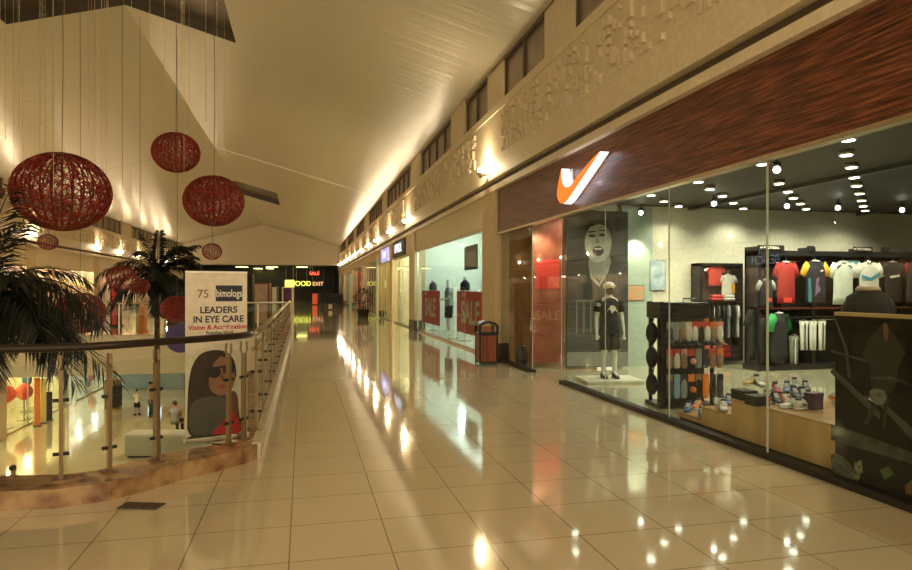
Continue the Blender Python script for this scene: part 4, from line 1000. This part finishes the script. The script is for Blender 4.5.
box_thing(814, 409, .44, .14, .1, .16, cm_['purple'], 'small dark purple box at the front of the long plinth', rz=R(15))
p = at_z(829, 404, .44); t = thing('sports_ball', 'small white and orange ball beside the purple box', 'ball', (p.x+.05, p.y-.05, .44))
MB().sphere((0, 0, .075), .075, seg=20).build('shell', cm_['white'], t, True); MB().lathe([(.0755, .06), (.0765, .075), (.0755, .09)], n=24).build('band', M['orange'], t)

# ---- black wire gondola with hanging packs
gx = thing('display_rack', 'black metal display rack hung with caps, socks and balls', 'display rack', (*at_z(672, 408, 0)[:2], 0), -YAW*.6)
GX = gx.location.copy(); ga = gx.rotation_euler.z
m = MB()
for x in (-.14, .56):
    for y in (0, .4): m.box(x-.02, x+.02, y-.02, y+.02, .02, 1.43)
for z in (.03, .25, .62, 1.02): m.box(-.14, .56, -.02, .02, z, z+.02)
m.build('uprights', M['black'], gx)
MB().box(-.12, .54, .19, .21, .05, 1.2).build('back_panel', mat('rack_mesh', (.05, .045, .04), .6), gx); MB().box(-.18, .50, -.05, .45, 1.20, 1.42).build('header_box', M['black'], gx, bevel=.01)
MB().box(-.2, .6, -.06, .46, 0, .05).build('base', M['black'], gx)
MB().tube([(.2, .1, 1.42), (.2, .1, 1.47), (.38, .1, 1.47), (.38, .1, 1.42)], .01).build('handle_loop', M['black'], gx)
rot = Matrix.Rotation(ga, 4, 'Z')
cols = dict(white=cm_['white'], red=mat('pack_red', (.65, .08, .05), .5), orange=M['orange'], black=M['black'], grey=cm_['grey'], brown=mat('pack_brown', (.3, .18, .12), .6), blue=mat('pack_blue', (.25, .4, .55), .5), pink=mat('pack_pink', (.8, .35, .3), .5), cream=mat('pack_cream', (.68, .62, .48), .6), dk=M['charcoal'])
def pack(x, z, h, wd, c1, c2, lb, kind):
    t = thing('hanging_pack', lb, 'packaged goods', GX + rot @ Vector((x, -.06, z)), ga, 'goods hanging on the black display rack')
    MB().box(-wd/2, wd/2, -.012, .0, -.10, 0).build('card', cols[c1], t, bevel=.003); MB().tube([(0, .08, .012), (0, -.03, .012), (0, -.035, .03)], .004, 6).build('hook', M['chrome'], t)
    m = MB()
    if kind == 'cap':
        m.sphere((0, -.04, -h*.6), wd*.55, (1, .8, .8), 14); m.box(-wd*.4, wd*.4, -.16, -.08, -h*.68, -h*.64)
    elif kind == 'ball': m.sphere((0, -.06, -h*.62), wd*.48, seg=16)
    else: m.loft([[(x_*wd/2*q, y_*.022*q2, -h*f_) for x_, y_ in ((-1, -.4), (-.5, -1), (.5, -1), (1, -.4), (1, .4), (.5, 1), (-.5, 1), (-1, .4))] for f_, q, q2 in ((.22, .7, .6), (.4, .95, 1), (.7, 1, 1.3), (.95, .9, 1), (1, .6, .5))])
    m.build({'cap': 'cap', 'ball': 'ball', 'sock': 'sock'}[kind], cols[c2], t, kind != 'sock')
rows = [(1.16, .26, [('grey', 'dk'), ('grey', 'grey'), ('grey', 'brown'), ('cream', 'cream'), ('red', 'white'), ('red', 'black'), ('red', 'white'), ('orange', 'brown'), ('pink', 'white')], 'top', 'sock'),
        (1.0, .2, [('black', 'dk'), ('black', 'black'), ('dk', 'black'), ('black', 'dk'), ('brown', 'black'), ('dk', 'dk'), ('black', 'brown')], 'second', 'cap'),
        (.80, .26, [('red', 'brown'), ('red', 'cream'), ('pink', 'brown'), ('red', 'pink'), ('grey', 'grey'), ('dk', 'dk'), ('red', 'brown'), ('orange', 'brown')], 'third', 'sock'),
        (.46, .32, [('brown', 'dk'), ('blue', 'blue'), ('dk', 'grey'), ('orange', 'orange'), ('brown', 'black'), ('orange', 'orange'), ('dk', 'black'), ('black', 'dk')], 'lowest', 'sock')]
fancy = {'dk': 'charcoal', 'grey': 'grey', 'brown': 'brown', 'cream': 'cream', 'white': 'white', 'black': 'black', 'pink': 'pink', 'blue': 'blue', 'orange': 'orange', 'red': 'red'}
for z, h, its, rn, kd in rows:
    for i, (a, b_) in enumerate(its):
        x = -.06+i*.70/(len(its)-1)
        kk = 'ball' if (b_ == 'pink' or (b_ == 'orange' and i == 3)) else kd
        pack(x, z, h, .088, a, b_, '%s %s on %s card, %s in the %s row of the black rack' % (fancy[b_], {'sock': 'sock pack', 'cap': 'cap', 'ball': 'ball'}[kk], fancy[a], ordn[i], rn), kk)
for i, (z, lb) in enumerate(((1.05, 'top'), (.72, 'middle'), (.35, 'lowest'))):     # bags on the end of the rack
    t = thing('hanging_bag', 'black drawstring bag, %s of three on the end of the black rack' % lb, 'bag', GX + rot @ Vector((-.22, .15, z)), ga, 'bags on the end of the display rack')
    MB().sphere((0, 0, -.05), .12, (.6, 1, 1.25), 14).build('bag_body', M['blackfab'], t, True); MB().tube([(.0, -.03, .08), (.03, 0, .17), (.0, .03, .08)], .008, 6).build('strap', M['black'], t)

# ---- garments
def jersey(loc, rz, body, sleeve, label, w=.5, h=.72, collar=None, extra=None, group=None, th=.09, name='football_shirt', cat='shirt'):
    t = thing(name, label, cat, loc, rz, group)   # loc = neck point; hangs down; faces local -Y
    st = [(0, .10, .3), (-.03, .2, .6), (-.10, .235, .9), (-.2, .22, 1), (-.4, .215, 1), (-.6, .225, 1), (-.72, .23, .8)]
    k = w/.5; kh = h/.72
    MB().loft([[(hw*k*math.cos(a), th/2*q*math.sin(a)*(1+.15*math.sin(5*a+z*9)), z*kh) for a in [2*math.pi*i/20 for i in range(20)]] for z, hw, q in st]).build('body', body, t, True)
    for s in (-1, 1):
        MB().loft([[((s*(x_+dx*math.cos(a)))*k, th*.38*math.sin(a), (z_+dz*math.cos(a))*kh) for a in [2*math.pi*i/12 for i in range(12)]] for x_, z_, dx, dz in ((.17, -.06, .05, .06), (.24, -.14, .055, .05), (.29, -.25, .06, .03))]).build('sleeve', sleeve, t, True)
    MB().lathe([(.075*k, -.015), (.085*k, .0), (.07*k, .015)], n=16, sy=.6).build('collar', collar or sleeve, t, True)
    MB().tube([(-.16*k, 0, -.03), (0, 0, .03), (.16*k, 0, -.03)], .008).tube([(0, 0, .03), (0, 0, .08), (.02, 0, .1)], .005, 6).build('hanger', M['steel'], t)
    if extra:
        for nm, mm, poly in extra: MB().prism([(x*k, z*kh) for x, z in poly], .006, Matrix(((1, 0, 0, 0), (0, 0, -1, -th/2*.99), (0, 1, 0, 0), (0, 0, 0, 1)))).build(nm, mm, t)
    return t
# wall rack of jerseys
rx0, rx1, ry = 8.68, 13.6, 11.15
t = thing('wall_rack', 'big black wall rack holding the football shirts', 'rack', ((rx0+rx1)/2, ry, 0)); hw = (rx1-rx0)/2
MB().box(-hw, hw, .35, .4, .08, 2.38).build('back_board', M['blackfab'], t)
m = MB()
for x in (-hw, -hw+1.25, -hw+2.5, -hw+3.75, hw-.08): m.box(x, x+.08, 0, .4, .05, 2.44)
m.build('upright', M['black'], t)
MB().box(-hw, hw, -.02, .4, 2.26, 2.36).build('top_beam', M['black'], t); MB().box(-hw-.05, hw, -.1, .4, 0, .1).build('base', M['dark'], t)
for z, mm, nm in ((1.20, mat('shelf_redbrown', (.10, .02, .015), .5), 'shelf'), (1.02, M['dark'], 'lower_shelf')): MB().box(-hw, hw, -.02, .36, z, z+.03).build(nm, mm, t)
MB().tube([(-hw, .12, 2.16), (hw, .12, 2.16)], .012).build('hanging_rail', M['chrome'], t); MB().tube([(-hw, .12, .98), (hw, .12, .98)], .012).build('lower_rail', M['chrome'], t)
for x, wd in ((-hw+.28, .56), (-hw+1.2, .12), (-hw+2.45, .42), (-hw+3.0, .14)):
    MB().box(x-wd/2, x+wd/2, -.05, .02, 2.36, 2.46).build('header', M['black'], t)
for x in (-hw+.27, -hw+2.45):
    text('header_lettering', 'FOOTBALL', .07, M['whiteink'], Matrix(((1, 0, 0, x), (0, 0, -1, -.055), (0, 1, 0, 2.41), (0, 0, 0, 1))), t)
    MB().prism([(x-.26, 2.43), (x-.24, 2.39), (x-.18, 2.44), (x-.235, 2.41)], .004, Matrix(((1, 0, 0, 0), (0, 0, -1, -.052), (0, 1, 0, 0), (0, 0, 0, 1)))).build('header_mark', M['whiteink'], t)
J = mat
jr = mat('jersey_red', (.32, .018, .015), .8); jn = mat('jersey_navy', (.012, .016, .03), .8); jw = mat('jersey_pale', (.62, .68, .60), .8); jwh = mat('jersey_white', (.78, .78, .68), .8); jb = mat('jersey_blue', (.06, .32, .50), .7); jo = mat('jersey_orange', (.85, .45, .03), .7)
chest = [(-.05, -.12), (.05, -.12), (.06, -.16), (-.02, -.17)]
def jx(px, py=262): q = at_y(px, py, ry); return q
grp = 'football shirts on the wall rack'
jersey(jx(786), 0, jr, jr, 'plain red football shirt hanging on the wall rack', .46, .82, collar=M['whiteink'], extra=[('crest', M['red'], [(-.1, -.62), (.1, -.62), (.1, -.7), (-.1, -.7)])], group=grp)
jersey(jx(815.5, 261), 0, jn, jo, 'navy football shirt with orange and white shoulders', .52, .84, collar=M['whiteink'], extra=[('side_panel', mat('jersey_teal', (.05, .22, .28), .7), [(-.2, -.3), (-.15, -.3), (-.12, -.7), (-.2, -.7)]), ('print', mat('jersey_violet', (.2, .14, .25), .7), [(-.02, -.3), (.05, -.28), (.02, -.4), (.08, -.5), (-.05, -.6)]), ('chest_mark', M['whiteink'], [(.07, -.16), (.13, -.15), (.14, -.17), (.09, -.19)])], group=grp)
jersey(jx(843, 262), 0, jw, jwh, 'pale grey white football shirt with dark shoulder patches', .54, .86, collar=jwh, extra=[('shoulder_patch', M['charcoal'], [(-.17, -.08), (-.08, -.04), (-.09, -.07), (-.17, -.11)]), ('shoulder_patch', M['charcoal'], [(.08, -.04), (.17, -.08), (.17, -.11), (.09, -.07)])], group=grp)
jersey(jx(869, 262), 0, jwh, jwh, 'white football shirt with a blue chest band', .56, .86, collar=M['black'], extra=[('chest_band', jb, [(-.2, -.22), (0, -.27), (.2, -.17), (.2, -.22), (0, -.33), (-.2, -.28)])], group=grp)
jersey(jx(893, 262), 0, M['blackfab'], M['blackfab'], 'black football shirt with white chest lettering', .5, .84, collar=cm_['grey'], extra=[('chest_print', M['whiteink'], [(-.12, -.25), (.12, -.22), (.12, -.26), (-.12, -.29)])], group=grp)
jersey(jx(915, 262), 0, M['charcoal'], jr, 'black and red football shirt at the picture edge', .5, .84, collar=jr, extra=[('red_print', mat('bright_red', (.75, .06, .04), .7), [(-.12, -.52), (.1, -.52), (.1, -.72), (-.12, -.72)])], group=grp)
q = jx(766, 280); jersey(q, 0, M['blackfab'], cm_['grey'], 'dark shirt hanging sideways at the end of the wall rack', .34, .55, extra=[('red_badge', mat('bright_red', (.75, .06, .04), .7), [(.02, -.46), (.14, -.46), (.14, -.56), (.02, -.56)])], group=grp)
q = jx(852, 253); t = thing('folded_scarf', 'blue scarf draped on the top rail of the wall rack', 'scarf', (q.x, ry+.1, 2.17)); MB().box(-.22, .25, -.05, .05, -.14, .02).build('cloth', mat('scarf_blue', (.15, .38, .45), .8), t, bevel=.02); MB().box(-.22, .25, -.053, .053, -.09, -.06).build('stripe', M['whiteink'], t)
grp = 'clothes on the lower rail of the wall rack'
q = jx(779, 313); jersey(q, R(25), M['blackfab'], mat('green_sleeve', (.02, .30, .07), .7), 'black tracksuit top with green striped sleeves', .66, .95, collar=M['whiteink'], group=grp, th=.2)
def trousers(px, py0, py1, m, label, wpx=8, stripe=None):
    a = jx(px, py0); b_ = jx(px, py1); h = a.z-b_.z; w = wpx*12.6/FPX; t = thing('hanging_trousers', label, 'trousers', (a.x, ry-.02, a.z), 0, grp)
    for s in (-1, 1): MB().loft([[((s*.25+.27*math.cos(q_)*f)*w, .035*math.sin(q_), z) for q_ in [2*math.pi*i/10 for i in range(10)]] for z, f in ((0, 1), (-.15*h, 1), (-h*.6, .85), (-h, .8))]).build('trouser_leg', m, t, True)
    MB().box(-w*.5, w*.5, -.03, .03, -.03, .02).build('waistband', m, t); MB().tube([(-w*.4, 0, .03), (0, 0, .06), (w*.4, 0, .03)], .006).build('hanger', M['chrome'], t)
    if stripe: MB().box(-w*.04, w*.06, -.045, -.035, -h, -.02).build('side_stripe', stripe, t)
trousers(803, 322, 350, jwh, 'white trousers on the lower rail beside the tracksuit top', 9, M['charcoal']); trousers(812, 322, 350, jwh, 'white trousers in the middle of the three white pairs', 8); trousers(821, 322, 350, jwh, 'white trousers nearest the black poster panel', 8, M['charcoal'])
for px, lb in ((765, 'beside the upright'),):
    jersey(jx(px, 309) + Vector((0, .16, 0)), R(8), M['blackfab'], M['blackfab'], 'long black training top on the lower rail, '+lb, .6, 1.0, group=grp)
trousers(793, 337, 364, mat('khaki_grey', (.22, .22, .18), .8), 'khaki grey trousers hanging under the tracksuit top', 10, M['whiteink'])
trousers(764, 318, 366, M['blackfab'], 'long black trousers at the end of the wall rack', 14); trousers(778, 342, 368, M['charcoal'], 'charcoal trousers under the tracksuit top', 12)
# framed niche with clothes
cx0, cx1, cy_ = at_y(700, 300, 12.15).x, at_y(743, 300, 12.15).x, 12.15
zt = at_y(700, 263, cy_).z; w = cx1-cx0
t = thing('wall_cabinet', 'tall black framed clothes niche on the pale wall', 'cabinet', ((cx0+cx1)/2, cy_, .08))
MB().box(-w/2, w/2, .28, .32, 0, zt-.08).build('back_board', mat('niche_back', (.14, .11, .09), .6), t)
m = MB(); H_ = zt-.08
m.box(-w/2, -w/2+.06, 0, .32, 0, H_).box(w/2-.06, w/2, 0, .32, 0, H_).box(-w/2, w/2, 0, .32, H_-.06, H_).box(-w/2, w/2, 0, .32, 0, .06); m.build('frame', M['black'], t)
MB().box(-w/2+.06, w/2-.06, .02, .3, H_*.60, H_*.60+.04).build('shelf', M['black'], t); MB().tube([(-w/2+.06, .15, H_*.57), (w/2-.06, .15, H_*.57)], .012).build('rail', M['chrome'], t)
grp = 'clothes in the black framed niche'
def cj(px, py, body, sl, lb, w=.28, h=.42, rz=0, **k): q = at_y(px, py, cy_+.1); jersey(q, rz, body, sl, lb, w, h, group=grp, **k)
red2 = mat('coral_red', (.70, .07, .05), .7)
cj(715, 265, red2, red2, 'small coral red shirt in the top of the framed niche', .36, .44)
cj(728, 275, jwh, jwh, 'small white shirt with a yellow side in the niche', .34, .46, extra=[('yellow_panel', jo, [(.08, -.3), (.2, -.3), (.2, -.6), (.08, -.6)])])
for i, (px, c_, lb) in enumerate(((701, red2, 'coral red'), (706, M['orange'], 'orange'), (712, jwh, 'white'), (718, M['charcoal'], 'charcoal'), (723, jn, 'navy'), (728, cm_['grey'], 'grey'), (733, M['blackfab'], 'black'), (737, jwh, 'cream'))):
    cj(px, 305, c_, c_, '%s shirt hanging edge-on from the niche rail' % lb, .3, .68, R(68), th=.06)
for px, py, c_, lb in ((716, 292, red2, 'red folded shirts on the niche shelf'), (709, 354, red2, 'red bag in the bottom of the niche'), (724, 352, mat('dark_red', (.3, .02, .02), .6), 'dark red bag in the bottom of the niche'), (735, 356, M['blackfab'], 'black bag in the bottom corner of the niche'), (728, 293, jwh, 'white folded shirt on the niche shelf')):
    q = at_y(px, py, cy_+.12); t = thing('folded_clothes', lb, 'clothes', (q.x, cy_+.12, .14 if py > 300 else .08+H_*.60+.04)); zz = .26 if py > 300 else .12
    m = MB(); m.box(-.13, .13, -.08, .08, 0, zz*.45); m.box(-.12, .12, -.07, .07, zz*.5, zz); m.build('folds', c_, t, bevel=.02)

# ---- footballer poster wall
py_ = 12.1; xa, xb = at_y(567, 300, py_).x, at_y(628, 300, py_).x; w = xb-xa; zt = 3.16
t = thing('wall_poster', 'huge grey poster of a shouting football player behind the mannequin', 'poster', ((xa+xb)/2, py_, .04))
MB().box(-w/2, w/2, 0, .06, 0, zt-.04).build('board', mat('poster_dark_grey', (.085, .085, .078), .5, noise=(2, (.05, .05, .046), 3)), t)
def PP(px, py): q = at_y(px, py, py_); return (q.x-(xa+xb)/2, q.z-.04)
def pp(l, m, nm, lay): return MB().prism([PP(*a) for a in l], .001, Matrix(((1, 0, 0, 0), (0, 0, -1, -.001-.0015*lay), (0, 1, 0, 0), (0, 0, 0, 1)))).build(nm, m, t)
def pe(cx, cy, rx, ry_, m, nm, lay, n=20): pp([(cx+rx*math.cos(2*math.pi*i/n), cy+ry_*math.sin(2*math.pi*i/n)) for i in range(n)], m, nm, lay)
g1, g2, g3, g4 = mat('print_light_grey', (.42, .43, .36), .5, noise=(6, (.30, .31, .26), 4)), mat('print_mid_grey', (.20, .20, .17), .5), mat('print_black', (.015, .015, .014), .5), mat('print_pale', (.6, .6, .5), .5)
pp([(567, 262), (575, 256), (588, 253), (612, 256), (628, 266), (628, 360), (567, 360)], mat('print_jersey', (.045, .045, .042), .5), 'print_jersey', 1)
pp([(590, 248), (608, 248), (611, 262), (606, 274), (600, 281), (593, 276), (588, 265)], mat('print_deep_grey', (.24, .24, .205), .5), 'print_neck', 2)
pe(598, 243, 13.5, 19.5, g1, 'print_face', 3); pp([(585, 233), (585, 226), (590, 221), (599, 219), (607, 221), (612, 227), (612, 234), (608, 227), (599, 224), (590, 227)], g3, 'print_hair', 4)
pe(592, 236, 3.5, 1.6, g3, 'print_eye', 4); pe(602, 235, 3.5, 1.6, g3, 'print_eye', 4); pp([(588, 233), (596, 232), (596, 231), (588, 231)], g3, 'print_brow', 5); pp([(599, 231), (607, 231), (607, 229.5), (599, 230)], g3, 'print_brow', 5)
pp([(597, 236), (600, 243), (595, 243.5)], g2, 'print_nose', 4); pe(598, 251, 5.5, 5, g3, 'print_mouth', 4); pp([(594, 248), (602, 248), (601.5, 249.8), (594.5, 249.8)], g4, 'print_teeth', 5)
pp([(589, 264), (592.5, 276), (599, 283), (605, 275), (610, 262), (608, 272), (599, 287), (590, 278)], g1, 'print_collar', 5)
for a in ((577, 301, 579, 333), (584, 301, 586, 333), (591, 301, 593, 333)): pp([(a[0]-1, a[1]), (a[0]+.2, a[1]), (a[0]+.2, a[3]), (a[0]-1, a[3])], g2, 'print_barrier', 5)
pp([(575, 300), (594, 300), (594, 301.3), (575, 301.3)], g2, 'print_barrier', 5)
pp([(567, 352), (628, 352), (628, 366), (567, 366)], g2, 'print_ground', 2)
# red posters beside the doorway
t = thing('red_wall_poster', 'tall red sale poster beside the grey footballer poster', 'poster', (4.86, 12.6, .1)); 
MB().box(-.33, .33, 0, .04, 0, 3.0).build('board', mat('poster_dull_red', (.30, .05, .03), .5, noise=(2.4, (.42, .14, .07), 4)), t)
MB().box(-.26, .26, -.01, 0, 1.5, 2.1).build('red_block', M['red'], t)
text('lettering', 'SALE', .26, mat('poster_text', (.6, .25, .18), .5), Matrix(((1, 0, 0, 0), (0, 0, -1, -.01), (0, 1, 0, .95), (0, 0, 0, 1))), t)
# things at the foot of the wooden side wall
for i, (px, m_, lb) in enumerate(((508, M['black'], 'black vase nearest the pillar'), (516, cm_['grey'], 'pale grey vase in the middle of three'), (524, M['charcoal'], 'charcoal vase nearest the door'))):
    q = at_y(px, 360, 13.3); t = thing('floor_vase', lb+' inside the shop glass', 'vase', (max(q.x, 4.5)+.0, 13.3, 0), 0, 'vases inside the shop glass')
    MB().lathe([(.05, 0), (.09, .1), (.10, .22), (.05, .32), (.045, .36), (.055, .38)], n=18).build('vessel', m_, t, True); MB().lathe([(.05, .375), (.055, .40), (.04, .41)], n=18).build('lip', M['chrome'], t)
t = thing('wall_shelf', 'small wooden shelf of cups on the orange wood wall', 'shelf', (4.95, 13.7, 1.0)); MB().box(-.2, .2, -.12, .05, 0, .02).build('board', M['slat_wood'], t); MB().box(-.2, .2, 0, .05, 0, .32).build('back', M['side_wood'], t)
# door handle
t = thing('door_handle', 'round chrome door handle on the glass door', 'door handle', (4.24, 11.72, .92)); MB().tube([(0, 0, -.12), (-.05, 0, -.1), (-.05, 0, .1), (0, 0, .12)], .014).build('grip', M['chrome'], t, True); MB().lathe([(.03, -.01), (.03, .01)], (0, 0, .12), 12).lathe([(.03, -.01), (.03, .01)], (0, 0, -.12), 12).build('fixing', M['steel'], t)
# mannequin
q = at_z(609, 378, .06)
t = thing('mannequin', 'mannequin in black printed t-shirt, shorts and white cap before the grey poster', 'mannequin', (q.x, q.y, .06), -.12)
figure(t, 1.62, M['pale'], M['blackfab'], M['blackfab'], None, 'down', long_pants=False, shoes=M['charcoal'], face=False)
MB().sphere((0, -.035, 1.52), .085, (.85, .9, 1), 14).build('dark_face', M['charcoal'], t, True)
MB().sphere((0, .0, 1.59), .105, (.95, 1.05, .75), 16).box(-.06, .06, -.19, -.08, 1.585, 1.60).build('cap', M['whiteink'], t, True)
MB().prism([(-.09, 1.16), (-.02, 1.26), (.05, 1.25), (.10, 1.14), (.05, 1.18), (.0, 1.12), (-.04, 1.2)], .004, Matrix(((1, 0, 0, 0), (0, 0, -1, -.15), (0, 1, 0, 0), (0, 0, 0, 1)))).build('chest_print', M['whiteink'], t)
MB().box(-.5, .5, -.35, .35, -.06, 0).build('stand_base', M['store_wall'], t, bevel=.01)
# headless bust form behind the black panel
q = at_d(868, 300, 6.75)
t = thing('display_bust', 'headless bust form in a black shirt above the black poster panel', 'bust', (q.x, q.y, 0), -.5)
MB().loft([[(rx*math.cos(a), ry_*math.sin(a), z) for a in [2*math.pi*i/24 for i in range(24)]] for z, rx, ry_ in ((.85, .17, .12), (1.1, .16, .11), (1.3, .20, .13), (1.42, .22, .13), (1.52, .20, .11), (1.58, .11, .09), (1.605, .08, .075))]).build('torso', M['blackfab'], t, True)
for s in (-1, 1): MB().loft([[((s*x+.06*math.cos(a)), .065*math.sin(a), z+.02*math.cos(a)) for a in [2*math.pi*i/12 for i in range(12)]] for x, z in ((.16, 1.48), (.19, 1.41), (.205, 1.28))]).build('sleeve', M['blackfab'], t, True)
MB().lathe([(.115, 1.585), (.11, 1.61), (.085, 1.635), (.03, 1.645)], n=20).build('neck', mat('bust_neck', (.55, .42, .28), .5), t, True)
MB().tube([(0, 0, .03), (0, 0, .9)], .02).build('pole', M['chrome'], t); MB().lathe([(.2, 0), (.2, .02), (.03, .04)], n=20).build('base', M['chrome'], t)
# picture panels on the store wall
for px, py, w_, h_, m_, lb in ((658, 275, .34, .62, mat('pic_blue', (.25, .36, .45), .5, noise=(5, (.55, .6, .6), 3)), 'small blue and white picture on the grey green wall'), (636, 293, .36, .3, mat('pic_orange', (.6, .3, .14), .5, noise=(7, (.45, .36, .22), 3)), 'small orange picture on the grey green wall')):
    q = at_y(px, py, 12.44); t = thing('wall_picture', lb, 'picture', (q.x, 12.44, q.z-h_/2)); MB().box(-w_/2, w_/2, 0, .02, 0, h_).build('print', m_, t); MB().box(-w_/2-.015, w_/2+.015, .005, .02, -.015, h_+.015).build('frame', M['steel'], t)
